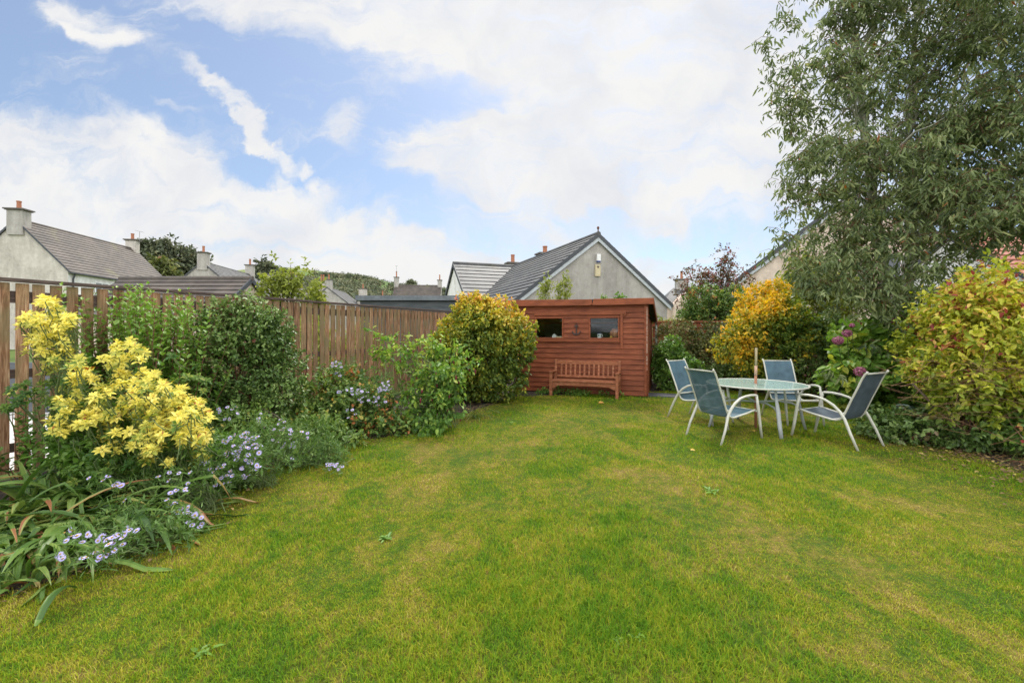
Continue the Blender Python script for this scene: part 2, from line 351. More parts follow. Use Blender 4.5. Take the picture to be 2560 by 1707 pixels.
def crown(rng, blobs, n, surf=0.55, amp=0.3, freq=4.0):
    """cluster centres spread through lumpy ellipsoids, denser toward their outside"""
    blobs = np.array(blobs, float)
    w = (blobs[:, 3]*blobs[:, 4]*blobs[:, 5])**(2/3); w /= w.sum()
    idx = rng.choice(len(blobs), n, p=w); P = np.zeros((n, 3)); O = np.zeros((n, 3))
    for i in range(len(blobs)):
        k = idx == i; m = k.sum()
        if not m: continue
        d = nrm(rng.normal(size=(m, 3)))
        r = (surf+(1-surf)*np.sqrt(rng.random(m)))*lump(rng, d, 6, amp, freq)
        P[k] = blobs[i, :3]+d*blobs[i, 3:]*r[:, None]; O[k] = nrm(d/blobs[i, 3:])
    return P, O
def foliage(rng, name, mat, parent, P, O, per, L, Wd, spread=0.08, up=0.3, droop=0.3, tint=None, tvar=0.18, nup=0.6, Lvar=0.25, leafdroop=0.12, fold=0.18, rnd=0.8, tw=0.45):
    n = len(P)
    t = nrm(O*0.8+rng.normal(size=(n, 3))*0.45+UP*up)
    k = rng.integers(int(per*0.6), int(per*1.4)+1, n)
    ci = np.repeat(np.arange(n), k); N = len(ci)
    a = rng.random(N)[:, None]
    pos = P[ci]+t[ci]*(a-0.35)*spread*2.2+rng.normal(size=(N, 3))*spread*0.35
    d = nrm(t[ci]*tw+rng.normal(size=(N, 3))*rnd*0.6-UP*droop*rng.random((N, 1)))
    nn = nrm(UP*nup+O[ci]*0.35+rng.normal(size=(N, 3))*0.35)
    LL = L*np.clip(rng.normal(1, Lvar, N), 0.45, 1.6); WW = Wd*LL/L
    base = np.full(n, 0.5) if tint is None else tint
    tt = base[ci]+rng.normal(size=N)*tvar*0.7+rng.normal(size=n)[ci]*tvar*0.5
    return leaves_obj(name, mat, parent, pos, d, nn, LL, WW, tt, fold, leafdroop)
def tubes_np(paths, radii, n=4):
    """paths (k,m,3), radii (k,m) -> V,Q"""
    k, m, _ = paths.shape
    d = np.zeros_like(paths); d[:, 1:-1] = paths[:, 2:]-paths[:, :-2]; d[:, 0] = paths[:, 1]-paths[:, 0]; d[:, -1] = paths[:, -1]-paths[:, -2]
    d = nrm(d); ref = np.array([0.31, 0.22, 0.1]); x = nrm(np.cross(d, ref)); y = np.cross(d, x)
    a = np.arange(n)*2*np.pi/n
    V = paths[:, :, None, :]+radii[:, :, None, None]*(np.cos(a)[None, None, :, None]*x[:, :, None, :]+np.sin(a)[None, None, :, None]*y[:, :, None, :])
    i, s, j = np.meshgrid(np.arange(k), np.arange(m-1), np.arange(n), indexing='ij')
    b = i*m*n
    Q = np.stack([b+s*n+j, b+s*n+(j+1) % n, b+(s+1)*n+(j+1) % n, b+(s+1)*n+j], -1).reshape(-1, 4)
    return V.reshape(-1, 3), Q
def stems(rng, name, mat, parent, base, targets, r0=0.012, r1=0.003, spreadb=0.1, seg=6, sag=0.0, wob=0.04, n=4, bow=0.25):
    targets = np.asarray(targets); k = len(targets); base = np.atleast_2d(np.asarray(base, float))
    b = base[rng.integers(0, len(base), k)]+np.c_[rng.normal(size=(k, 2))*spreadb, np.zeros(k)]
    t = np.linspace(0, 1, seg)[None, :, None]
    mid = b*0.5+targets*0.5; mid[:, :2] = b[:, :2]*(0.5+bow)+targets[:, :2]*(0.5-bow); mid[:, 2] += sag
    p = b[:, None]*(1-t)**2+2*mid[:, None]*t*(1-t)+targets[:, None]*t**2
    p[:, 1:-1] += rng.normal(size=(k, seg-2, 3))*wob
    r = np.linspace(r0, r1, seg)[None]*rng.uniform(0.7, 1.3, (k, 1))
    V, Q = tubes_np(p, r, n)
    return np_mesh(name, V, Q, mat, parent, smooth=True), p
def blobset(rng, c, r, k=10, s=0.5, inner=0.75):
    """one core ellipsoid and k lumps on its surface"""
    c = np.array(c, float); r = np.array(r, float); out = [[*c, *(r*inner)]]
    for i in range(k):
        d = nrm(rng.normal(size=(1, 3)))[0]; d[2] = abs(d[2])*1.0 if rng.random() < 0.65 else d[2]
        out.append([*(c+d*r*(1-s*0.7)), *(r*s*rng.uniform(0.7, 1.15))])
    return out
def shrub(seed, name, label, cat, base, blobs, ncl, per, L, Wd, mat, stem_mat='bark', nst=40, tintf=None, r0=0.012, group=None, surf=0.5, amp=0.3, zmin=0.03, stem_bases=None, sb=0.08, **kw):
    rng = np.random.default_rng(seed)
    base = np.array(base, float)
    root = thing(name, label, cat, base, 0, group)
    P, O = crown(rng, blobs, ncl, surf, amp)
    ok = P[:, 2] > zmin; P = P[ok]; O = O[ok]
    P = P-base
    tint = tintf(P+base, O, rng) if tintf else None
    foliage(rng, 'foliage', M[mat], root, P, O, per, L, Wd, tint=tint, **kw)
    if nst:
        sel = rng.choice(len(P), min(nst, len(P)), replace=False)
        stems(rng, 'stems', M[stem_mat], root, np.zeros(3) if stem_bases is None else stem_bases, P[sel], r0, r0*0.3, sb)
    return root

# ---------------------------------------------------------------- world
SUN_EL, SUN_AZ = R(52), R(12)     # azimuth measured from +Y (view direction) towards +X
w = bpy.data.worlds.new("World"); scene.world = w; w.use_nodes = True
nt = w.node_tree; nt.nodes.clear()
out = nt.nodes.new('ShaderNodeOutputWorld'); bg = nt.nodes.new('ShaderNodeBackground'); nt.links.new(bg.outputs[0], out.inputs[0])
sky = nt.nodes.new('ShaderNodeTexSky'); sky.sky_type = 'NISHITA'; sky.sun_disc = False
sky.sun_elevation = SUN_EL; sky.sun_rotation = SUN_AZ; sky.altitude = 50; sky.air_density = 1.0; sky.dust_density = 1.2; sky.ozone_density = 2.0
tc = nt.nodes.new('ShaderNodeTexCoord'); sep = nt.nodes.new('ShaderNodeSeparateXYZ'); nt.links.new(tc.outputs['Generated'], sep.inputs[0])
X, Y, Z = sep.outputs
Yc = math_(nt, 'MAXIMUM', Y, 0.08)
cmb = nt.nodes.new('ShaderNodeCombineXYZ'); nt.links.new(math_(nt, 'DIVIDE', X, Yc), cmb.inputs[0]); nt.links.new(math_(nt, 'DIVIDE', Z, Yc), cmb.inputs[1])
P0 = cmb.outputs[0]
def vmath(op, a, b=None, s=None):
    n = nt.nodes.new('ShaderNodeVectorMath'); n.operation = op; nt.links.new(a, n.inputs[0])
    if isinstance(b, bpy.types.NodeSocket): nt.links.new(b, n.inputs[1])
    elif b is not None: n.inputs[1].default_value = b
    if s is not None: n.inputs['Scale'].default_value = s
    return n.outputs['Value'] if op == 'LENGTH' else n.outputs[0]
def wn(vec, scale, detail, dist=0.0, rough=0.55, col=False):
    n = nt.nodes.new('ShaderNodeTexNoise'); n.inputs['Scale'].default_value = scale; n.inputs['Detail'].default_value = detail
    n.inputs['Distortion'].default_value = dist; n.inputs['Roughness'].default_value = rough
    nt.links.new(vec, n.inputs['Vector']); return n.outputs['Color' if col else 'Fac']
warp = vmath('SCALE', vmath('SUBTRACT', wn(P0, 2.6, 3, 0.0, 0.5, True), (0.5, 0.5, 0.5)), s=0.26)
warp2 = vmath('SCALE', vmath('SUBTRACT', wn(P0, 11, 4, 0.0, 0.6, True), (0.5, 0.5, 0.5)), s=0.10)
PW = vmath('ADD', vmath('ADD', P0, warp), warp2)
cl = [(620, 50, 200, 140, 0, 1.1), (570, 158, 175, 48, 2, 1.0), (690, 150, 120, 70, 0, .9), (455, 165, 80, 28, 8, .85), (740, 60, 110, 130, 0, .7), (640, -60, 280, 100, 0, 1.0),
      (445, 30, 120, 80, 0, .42), (330, 12, 190, 40, 8, .5), (250, 5, 110, 22, 12, .4), (108, 30, 62, 20, 22, .85), (72, 15, 40, 10, 50, .4), (170, 40, 45, 18, 20, .35),
      (50, 185, 190, 62, 10, 1.0), (165, 168, 85, 36, 22, .8), (150, 245, 320, 60, 5, 1.1), (300, 245, 170, 42, 12, 1.0), (420, 270, 160, 30, 10, .9), (250, 285, 500, 35, 0, 1.0), (0, 250, 220, 110, 0, .9),
      (211, 82, 18, 9, 35, .75), (231, 106, 32, 9, 52, .75), (255, 138, 36, 7, 48, .72), (285, 158, 34, 6, 24, .65), (318, 178, 20, 6, 50, .5), (288, 176, 12, 20, 0, .45), (268, 192, 30, 10, -30, .5), (322, 193, 42, 11, 4, .65),
      (178, 112, 22, 5, 20, .4), (335, 135, 20, 22, 60, .7), (525, 228, 100, 18, 8, .6), (600, 280, 240, 40, 0, .25), (690, 248, 60, 5, -3, .4), (850, 150, 120, 140, 0, .6), (900, -20, 200, 90, 0, .4)]
holes = [(698, 104, 44, 17, -12, .85), (430, 112, 66, 32, -25, .6), (500, 100, 45, 16, -35, .3), (620, 125, 60, 8, -10, .25), (570, 55, 70, 10, -40, .22), (635, 182, 42, 11, 5, .45), (800, 10, 60, 22, 0, .3), (110, 195, 50, 10, 28, .3)]
acc = None
for sgn, lst in ((1, cl), (-1, holes)):
    for (x, y, rx, ry, ang, wt) in lst:
        mp = nt.nodes.new('ShaderNodeMapping'); mp.vector_type = 'TEXTURE'
        mp.inputs['Location'].default_value = ((x-CX)/F, (CY-y)/F, 0)
        mp.inputs['Rotation'].default_value = (0, 0, -R(ang)); mp.inputs['Scale'].default_value = (rx*1.25/F, ry*1.25/F, 10)
        nt.links.new(PW, mp.inputs['Vector'])
        ln = vmath('LENGTH', mp.outputs[0])
        mr = nt.nodes.new('ShaderNodeMapRange'); mr.interpolation_type = 'SMOOTHSTEP'
        mr.inputs['From Min'].default_value = 1.2; mr.inputs['From Max'].default_value = 0.25
        mr.inputs['To Min'].default_value = 0; mr.inputs['To Max'].default_value = wt*sgn
        nt.links.new(ln, mr.inputs['Value'])
        v = mr.outputs[0]
        acc = v if acc is None else math_(nt, 'ADD', acc, v)
acc = math_(nt, 'MINIMUM', acc, 0.95)
mpn = nt.nodes.new('ShaderNodeMapping'); mpn.inputs['Rotation'].default_value = (0, 0, R(32)); mpn.inputs['Scale'].default_value = (0.9, 3.6, 1); nt.links.new(PW, mpn.inputs['Vector'])
n1 = wn(mpn.outputs[0], 3.4, 9, 0.9, 0.6); n2 = wn(PW, 9, 7, 0.4, 0.62)
tex = math_(nt, 'ADD', math_(nt, 'MULTIPLY', math_(nt, 'SUBTRACT', n1, 0.5), 2.0), math_(nt, 'MULTIPLY', math_(nt, 'SUBTRACT', n2, 0.5), 0.8))
front = math_(nt, 'ADD', acc, tex)
mr = nt.nodes.new('ShaderNodeMapRange'); mr.interpolation_type = 'SMOOTHSTEP'; mr.inputs['From Min'].default_value = 0.0; mr.inputs['From Max'].default_value = 1.12
nt.links.new(front, mr.inputs['Value']); cf = mr.outputs[0]
# clouds behind the viewer: unseen broken cover, brightened as added fill light
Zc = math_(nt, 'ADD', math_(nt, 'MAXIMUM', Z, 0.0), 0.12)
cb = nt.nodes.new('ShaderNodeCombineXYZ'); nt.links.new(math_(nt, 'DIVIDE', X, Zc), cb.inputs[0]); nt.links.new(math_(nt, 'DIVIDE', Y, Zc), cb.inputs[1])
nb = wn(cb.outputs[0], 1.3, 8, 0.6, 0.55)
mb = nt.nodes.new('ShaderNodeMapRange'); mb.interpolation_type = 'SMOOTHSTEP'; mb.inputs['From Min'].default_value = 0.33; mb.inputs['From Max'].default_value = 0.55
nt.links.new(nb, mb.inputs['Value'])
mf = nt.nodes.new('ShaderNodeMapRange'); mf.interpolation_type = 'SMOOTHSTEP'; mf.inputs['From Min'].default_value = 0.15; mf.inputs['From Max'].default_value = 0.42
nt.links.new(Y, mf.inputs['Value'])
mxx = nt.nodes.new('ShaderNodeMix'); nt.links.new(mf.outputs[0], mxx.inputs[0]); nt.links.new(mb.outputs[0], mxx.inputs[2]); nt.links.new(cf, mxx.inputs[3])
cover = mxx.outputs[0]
SKYGAIN = (1.0, 1.0, 1.0)
CLOUD = 6.1; REAR_FILL = 20.0  # clouds out of view, behind and overhead, brightened to light the foreground
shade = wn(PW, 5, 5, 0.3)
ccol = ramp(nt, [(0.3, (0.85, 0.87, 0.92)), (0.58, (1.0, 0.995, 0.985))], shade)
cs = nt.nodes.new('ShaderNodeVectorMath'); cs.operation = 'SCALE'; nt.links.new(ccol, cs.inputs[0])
nt.links.new(math_(nt, 'ADD', math_(nt, 'MULTIPLY', mf.outputs[0], CLOUD-REAR_FILL), REAR_FILL), cs.inputs['Scale'])
SKY_MUL = (0.80, 0.86, 0.90)
skyc = vmath('MULTIPLY', sky.outputs[0], SKY_MUL)
skyc = mixc(nt, 0.16, skyc, (5.6, 6.3, 7.6))
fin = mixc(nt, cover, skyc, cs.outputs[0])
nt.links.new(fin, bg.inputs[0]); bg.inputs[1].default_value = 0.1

sd = bpy.data.lights.new('sun', 'SUN'); sd.energy = 2.6; sd.angle = R(12); sd.color = (1.0, 0.95, 0.87)
so = bpy.data.objects.new('sun', sd); COL.objects.link(so)
sv = Vector((math.cos(SUN_EL)*math.sin(SUN_AZ), math.cos(SUN_EL)*math.cos(SUN_AZ), math.sin(SUN_EL)))
so.rotation_euler = sv.to_track_quat('Z', 'Y').to_euler(); so.location = (0, 0, 30)
cam = bpy.data.cameras.new('camera'); co = bpy.data.objects.new('camera', cam); COL.objects.link(co)
cam.sensor_width = 36; cam.lens = F/1024*36; cam.clip_end = 4000; cam.clip_start = 0.05
cam.shift_y = -(341-CY)/1024.0
co.location = (0, 0, H0); co.rotation_euler = (R(90), 0, 0); scene.camera = co
scene.view_settings.view_transform = 'Standard'; scene.view_settings.look = 'None'; scene.view_settings.exposure = 0.6; scene.view_settings.gamma = 1
scene.cycles.max_bounces = 8; scene.cycles.transparent_max_bounces = 12; scene.cycles.use_denoising = True
# ---------------------------------------------------------------- ground and lawn
def sheet(name, pts, z, mat, kind='structure', parent=None, label=None):
    me = bpy.data.meshes.new(name); me.from_pydata([(x, y, z) for x, y in pts], [], [tuple(range(len(pts)))]); me.update()
    o = link(name, me, mat); tag(o, label, None, None, kind); return o
def m_ground():
    m, nt_, out_ = new_mat('far_ground_grass')
    v = coords(nt_, 'Object'); f = noise(nt_, v, 0.25, 8, 0.2, 0.65)
    c = ramp(nt_, [(0.3, (0.055, 0.085, 0.025)), (0.55, (0.09, 0.13, 0.03)), (0.75, (0.13, 0.12, 0.05))], f)
    principled(nt_, out_, c, 0.95, bump(nt_, noise(nt_, v, 20, 5), 0.6, 0.03), spec=0.1); return m
M['ground'] = m_ground()
M['soil'] = m_noise('border_soil', [(0.3, (0.025, 0.018, 0.012)), (0.55, (0.055, 0.04, 0.026)), (0.75, (0.12, 0.085, 0.05))], 12, 0.95, fine=70, bstr=0.9, bdist=0.03, dist=0.5)
sheet('ground', [(-1500, -200), (1500, -200), (1500, 2500), (-1500, 2500)], 0, M['ground'])
# lawn outline from ground points
LE = [(-200, 720), (-60, 625), (13, 594), (75, 575), (144, 547), (180, 515), (209, 500), (262, 470), (313, 453), (352, 441), (400, 436), (448, 421), (478, 409), (512, 398.5), (518, 396.5)]
LR = [(657, 391.5), (690, 390), (760, 391), (820, 395), (862, 403), (892, 417), (925, 436), (968, 452), (1024, 474), (1150, 520), (1320, 640)]
lp = [G(*p)[:2] for p in LE]+[G(*p)[:2] for p in LR]
lp = [(-4.0, 0.3)]+[tuple(p) for p in lp]+[(4.0, 0.3)]
LP = np.array(lp)
sheet('border_soil', [(-7.5, 0.2), (-7.5, 2.2), (-6.2, 1.5), (-2.6, 10.4), (-1.6, 14.0), (11, 12.0), (11, 0.2)], 0.004, M['soil'])
def lawn_color(nt_, rnd=None):
    g = nt_.nodes.new('ShaderNodeNewGeometry'); P = g.outputs['Position']
    mp = nt_.nodes.new('ShaderNodeMapping'); mp.inputs['Scale'].default_value = (1, 0.8, 0); nt_.links.new(P, mp.inputs[0]); P = mp.outputs[0]
    a = noise(nt_, P, 0.9, 6, 1.2, 0.65); b = noise(nt_, P, 3.4, 5, 0.8, 0.65); c = noise(nt_, P, 14, 4, 0.4)
    s = math_(nt_, 'ADD', math_(nt_, 'MULTIPLY', a, 1.0), math_(nt_, 'ADD', math_(nt_, 'MULTIPLY', b, 0.95), math_(nt_, 'MULTIPLY', c, 0.7)))
    s = math_(nt_, 'SUBTRACT', s, 0.85)
    if rnd is not None: s = math_(nt_, 'ADD', s, math_(nt_, 'MULTIPLY', math_(nt_, 'SUBTRACT', rnd, 0.5), 0.62))
    return s
def m_lawn_base():
    m, nt_, out_ = new_mat('lawn_thatch'); s = lawn_color(nt_)
    c = ramp(nt_, [(0.3, (0.06, 0.10, 0.012)), (0.5, (0.12, 0.125, 0.018)), (0.7, (0.19, 0.14, 0.04))], s)
    v = coords(nt_, 'Object')
    c = mixc(nt_, 0.8, c, ramp(nt_, [(0.35, (0.45,)*3), (0.7, (1.15,)*3)], noise(nt_, v, 60, 4)), 'MULTIPLY')
    principled(nt_, out_, c, 0.95, bump(nt_, noise(nt_, v, 90, 3), 0.8, 0.01), spec=0.1); return m
def m_blades():
    m, nt_, out_ = new_mat('grass_blades')
    at = nt_.nodes.new('ShaderNodeAttribute'); at.attribute_name = 'tint'
    s = lawn_color(nt_, at.outputs['Fac'])
    c = ramp(nt_, [(0.05, (0.07, 0.18, 0.006)), (0.30, (0.14, 0.275, 0.008)), (0.48, (0.245, 0.325, 0.010)), (0.64, (0.345, 0.35, 0.018)), (0.80, (0.44, 0.385, 0.045)), (0.95, (0.56, 0.47, 0.15))], s)
    p = principled(nt_, None, c, 0.6, spec=0.2)
    tr = nt_.nodes.new('ShaderNodeBsdfTranslucent'); nt_.links.new(c, tr.inputs[0])
    mx = nt_.nodes.new('ShaderNodeMixShader'); mx.inputs[0].default_value = 0.35
    nt_.links.new(p.outputs[0], mx.inputs[1]); nt_.links.new(tr.outputs[0], mx.inputs[2]); nt_.links.new(mx.outputs[0], out_.inputs[0]); return m
sheet('lawn', lp, 0.008, m_lawn_base())
def inside(p, poly):
    x, y = p[:, 0], p[:, 1]; c = np.zeros(len(p), bool); n = len(poly); j = n-1
    for i in range(n):
        xi, yi = poly[i]; xj, yj = poly[j]
        k = ((yi > y) != (yj > y)) & (x < (xj-xi)*(y-yi)/(yj-yi+1e-9)+xi)
        c ^= k; j = i
    return c
def smooth_noise2(p, seed, freq, k=14):
    r = np.random.default_rng(seed); o = np.zeros(len(p))
    for i in range(k):
        a = r.uniform(0, 6.28); f = freq*r.uniform(0.5, 2.0)
        o += np.sin((p[:, 0]*math.cos(a)+p[:, 1]*math.sin(a))*f+r.uniform(0, 6.28))
    return o/math.sqrt(k/2)
def grass():
    rng = np.random.default_rng(5); pts = []
    for (y0, y1, dens) in ((1.5, 2.6, 25000), (2.6, 3.6, 17000), (3.6, 5, 10000), (5, 7, 5500), (7, 11.5, 3000)):
        x0, x1 = -y1*1.2-0.7, y1*1.22+1.0; n = int((x1-x0)*(y1-y0)*dens)
        pts.append(np.c_[rng.uniform(x0, x1, n), rng.uniform(y0, y1, n)])
    P = np.concatenate(pts); P = P[inside(P+rng.normal(size=P.shape)*0.05, LP)]
    # bare, thin and lush patches
    den = smooth_noise2(P, 3, 2.2)+0.6*smooth_noise2(P, 4, 7)
    P = P[rng.random(len(P)) < np.clip(0.8+0.2*den, 0.35, 1)]
    lush = smooth_noise2(P, 9, 1.6)+0.7*smooth_noise2(P, 10, 5)
    N = len(P); a = rng.uniform(0, 2*np.pi, N); h = np.clip(rng.normal(0.0175, 0.0055, N)*(1+0.28*lush), 0.008, 0.07)
    tall = rng.random(N) < 0.004; h = np.where(tall, h*2.0, h)
    lean = rng.uniform(0.2, 1.3, N)*h; d = np.c_[np.cos(a), np.sin(a)]; sd_ = np.c_[-np.sin(a), np.cos(a)]
    wd = (0.0008+0.0003*P[:, 1])*rng.uniform(0.7, 1.4, N)
    z0 = 0.006
    V = np.zeros((N, 5, 3))
    V[:, 0, :2] = P-sd_*wd[:, None]; V[:, 1, :2] = P+sd_*wd[:, None]; V[:, :2, 2] = z0
    m = P+d*(lean*0.35)[:, None]
    V[:, 2, :2] = m+sd_*(wd*0.85)[:, None]; V[:, 3, :2] = m-sd_*(wd*0.85)[:, None]; V[:, 2:4, 2] = (z0+h*0.6)[:, None]
    V[:, 4, :2] = P+d*lean[:, None]; V[:, 4, 2] = z0+h*np.where(lean > h, 0.8, 1.0)
    b = (np.arange(N)*5)[:, None]
    q = b+np.array([[0, 1, 2, 3]]); t = b+np.array([[3, 2, 4]])
    tint = np.clip(rng.normal(0.5, 0.24, N)-0.07*lush, 0, 1)
    o = np_mesh('lawn_grass', V.reshape(-1, 3), q, M_bl, None, {'tint': np.concatenate([tint, tint])}, FT=t)
    tag(o, 'short patchy green and yellow lawn grass', 'grass', None, 'stuff'); print('blades', N)
M_bl = m_blades(); grass()
# dry stalks and straw along the right edge
def litter(seed, n, fn, name, label, L, mat='L_litter', stalk=0.4):
    rng = np.random.default_rng(seed); P = fn(rng, n); n = len(P)
    a = rng.uniform(0, 6.28, n); d = np.c_[np.cos(a), np.sin(a), rng.normal(0, 0.2, n)]; nn = np.c_[rng.normal(size=(n, 2))*0.35, np.ones(n)]
    st = rng.random(n) < stalk
    LL = L*rng.uniform(0.5, 1.3, n)*np.where(st, 1.8, 1); WW = np.where(st, 0.004, LL*0.5)
    o = leaves_obj(name, M[mat], None, np.c_[P, rng.uniform(0.012, 0.035, n)], d, nn, LL, WW, np.clip(rng.normal(0.5, 0.3, n), 0, 1))
    tag(o, label, 'leaf litter', None, 'stuff')
def edge_pts(poly, w0, rad):
    def f(rng, n):
        A = np.array([G(*p)[:2] for p in poly]); i = rng.integers(0, len(A)-1, n); t = rng.random((n, 1))
        return A[i]*(1-t)+A[i+1]*t+np.array(w0)+rng.normal(size=(n, 2))*rad
    return f
litter(11, 2600, edge_pts([(862, 408), (892, 422), (925, 440), (968, 458), (1024, 480), (1150, 530)], (0.15, 0.05), 0.28), 'leaf_litter', 'dry brown stalks and fallen leaves along the right lawn edge', 0.045)
litter(12, 1500, edge_pts([(13, 592), (144, 545), (209, 500), (262, 470), (313, 453), (400, 436), (448, 424), (490, 405)], (-0.2, 0.05), 0.22), 'leaf_litter', 'brown leaf litter along the left flower border', 0.04)

# ---------------------------------------------------------------- side fence
def FY(px):
    return 6.88/(0.41-(px-CX)/F)
def fence_pt(Y): return Vector((-6.88+0.41*Y, Y, 0))
fdir = Vector((0.41, 1, 0)).normalized(); fn = Vector((fdir.y, -fdir.x, 0))   # fn points into the garden
fence = thing('wooden_fence', 'long brown slatted timber fence along the left border behind the shrubs', 'fence', fence_pt(3.2), math.atan2(-fdir.x, fdir.y))
# local: +y along the fence, +x into the garden
FL = (14.05-3.2)/fdir.y
rngf = random.Random(4); FH = 2.0
y = 0.06; nb = 0; boards = []
while y < FL-0.05:
    wdt = 0.1*rngf.uniform(0.92, 1.08); b = MB(); th = 0.019
    lean = rngf.gauss(0, 0.004); bow = rngf.gauss(0, 0.004); segs = 5; vs = []
    for i in range(segs+1):
        t = i/segs; z = 0.045+rngf.uniform(0, 0.01)*(i == 0)+(FH-0.075)*t; cx = 0.012+bow*math.sin(t*math.pi); cy = y+lean*t
        vs += [(cx-th/2, cy-wdt/2, z), (cx+th/2, cy-wdt/2, z), (cx+th/2, cy+wdt/2, z), (cx-th/2, cy+wdt/2, z)]
    fs = [(0, 3, 2, 1), tuple(segs*4+i for i in range(4))]
    for i in range(segs):
        for j in range(4): fs.append((i*4+j, i*4+(j+1) % 4, i*4+4+(j+1) % 4, i*4+4+j))
    b.add(vs, fs); b.build('board', M['fence'], fence, bevel=0.003)
    y += 0.1355*rngf.uniform(0.97, 1.03); nb += 1
for z in (FH-0.17, 1.05, 0.3):
    b = MB(); b.bar((-0.025, 0, z), (-0.025, FL, z), 0.045, 0.09 if z < 1.5 else 0.12); b.build('rail', M['fence_cap'], fence)
seg = 0.0; L0 = [0, 2.42, 5.0, 7.5, 10.0, FL]
for i in range(len(L0)-1):
    b = MB(); b.bar((0.0, L0[i]+0.003, FH+(0.004 if i % 2 else 0)), (0.0, L0[i+1]-0.003, FH+(0.004 if i % 2 else 0)), 0.115, 0.034); b.build('cap_rail', M['fence_cap'], fence, bevel=0.004)
for yy in (0.3, 2.7, 5.1, 7.5, 9.9):
    b = MB(); b.box((-0.1, yy, (FH-0.1)/2), (0.09, 0.09, FH-0.1)); b.build('post', M['fence_cap'], fence)

# back fence
bd = Vector((0.985, -0.17, 0)).normalized()
bf = thing('wooden_fence', 'red brown boarded fence closing the garden behind the shed and hedge', 'fence', (-2.0, 13.9, 0), math.atan2(bd.y, bd.x))
y = 0.05; BFL = 13.2; rngf = random.Random(9); k = 0
while y < BFL:
    b = MB(); b.box((y, 0, 0.87), (0.122, 0.018, 1.66)); b.build('board', M['back_fence'], bf); y += 0.135; k += 1
for z in (1.6, 0.9, 0.25):
    b = MB(); b.bar((0, -0.03, z), (BFL, -0.03, z), 0.04, 0.085); b.build('rail', M['back_fence'], bf)
b = MB(); b.bar((0, 0.0, 1.725), (BFL, 0.0, 1.725), 0.13, 0.045); b.build('cap_rail', M['back_fence'], bf, bevel=0.004)
for i in range(7):
    b = MB(); b.box((0.2+i*2.1, -0.085, 0.84), (0.09, 0.07, 1.66)); b.build('post', M['back_fence'], bf)

# ---------------------------------------------------------------- shed (local x along front to the left negative, y to the back)
SA = math.atan2(-0.342, 0.94)
SP = Vector((2.97, 9.70, 0))
def shed_sz(px, py):
    r = (px-CX)/F; s = (9.70*r-2.97)/(0.94+0.342*r); Yv = 9.70-0.342*s; return s, H0+(CY-py)/F*Yv
shed = thing('garden_shed', 'red brown stained timber shed with two small windows and a sloping flat roof', 'shed', SP, SA)
SW, SD = 3.05, 2.4
HF = lambda y: 2.13-0.17*(y+0.05)         # underside of roof by depth
w1 = [shed_sz(536.5, 317)[0], shed_sz(562.6, 317)[0]]; w2 = [shed_sz(590.2, 318)[0], shed_sz(618.4, 318)[0]]
zb, zt = 1.30, 1.765
b = MB()
def board(x0, x1, z0, z1, y=0.0, lap=0.024):
    vs = []
    for x in (x0, x1):
        vs += [(x, y-lap, z0), (x, y-0.002, z1), (x, y+0.02, z1), (x, y+0.02, z0)]
    b.add(vs, [(0, 1, 2, 3), (7, 6, 5, 4), (0, 4, 5, 1), (1, 5, 6, 2), (2, 6, 7, 3), (3, 7, 4, 0)])
rows = [(0.03+i*(zb-0.03)/11, 0.03+(i+1)*(zb-0.03)/11) for i in range(11)]+[(zb+i*(zt-zb)/4, zb+(i+1)*(zt-zb)/4) for i in range(4)]+[(zt+i*0.118, zt+(i+1)*0.118) for i in range(3)]
for z0, z1 in rows:
    if z0 >= zb-1e-6 and z1 <= zt+1e-6:
        for x0, x1 in ((-SW, w1[0]), (w1[1], w2[0]), (w2[1], -0.02)): board(x0, x1, z0, z1-0.0015)
    else: board(-SW, -0.02, z0, z1-0.0015)
b.build('front_wall', M['shed'], shed)
def side_boards(name, x, sg):
    b = MB(); n = 17; 
    for i in range(n):
        z0 = 0.03+i*0.1185; z1 = z0+0.117
        zf = min(z1, HF(0.02)-0.0); zr = min(z1, HF(SD))
        if z0 > HF(SD):
            ym = max(0.05, min(SD, (2.13-z0)/0.17-0.05))
            poly = [(0.03, z0), (ym, z0), (0.03, min(z1, HF(0.03)))] if ym > 0.1 else None
        else: poly = [(0.03, z0), (SD, z0), (SD, min(z1, HF(SD))), (0.03, min(z1, HF(0.03)))]
        if not poly: continue
        vs = []
        for (yy, zz) in poly: vs.append((x+sg*(0.016 if zz == z0 else 0.003), yy, zz))
        for (yy, zz) in poly: vs.append((x-sg*0.02, yy, zz))
        m = len(poly); fs = [tuple(range(m)), tuple(range(2*m-1, m-1, -1))]+[(i_, m+i_, m+(i_+1) % m, (i_+1) % m) for i_ in range(m)]
        b.add(vs, fs)
    return b.build(name, M['shed'], shed)
side_boards('side_wall', 0.0, 1); side_boards('side_wall', -SW-0.003, -1)
b = MB(); b.box((-SW/2, SD-0.01, 0.85), (SW-0.06, 0.03, 1.7)); b.build('back_wall', M['shed'], shed)
b = MB(); b.box((-SW/2, SD/2, 0.02), (SW-0.08, SD-0.08, 0.03)); b.build('floor', M['dark'], shed)
b = MB(); b.box((-SW/2, SD-0.05, 0.86), (SW-0.1, 0.02, 1.6)); b.box((-SW+0.04, SD/2, 0.86), (0.02, SD-0.12, 1.6)); b.build('lining', M['interior'], shed)
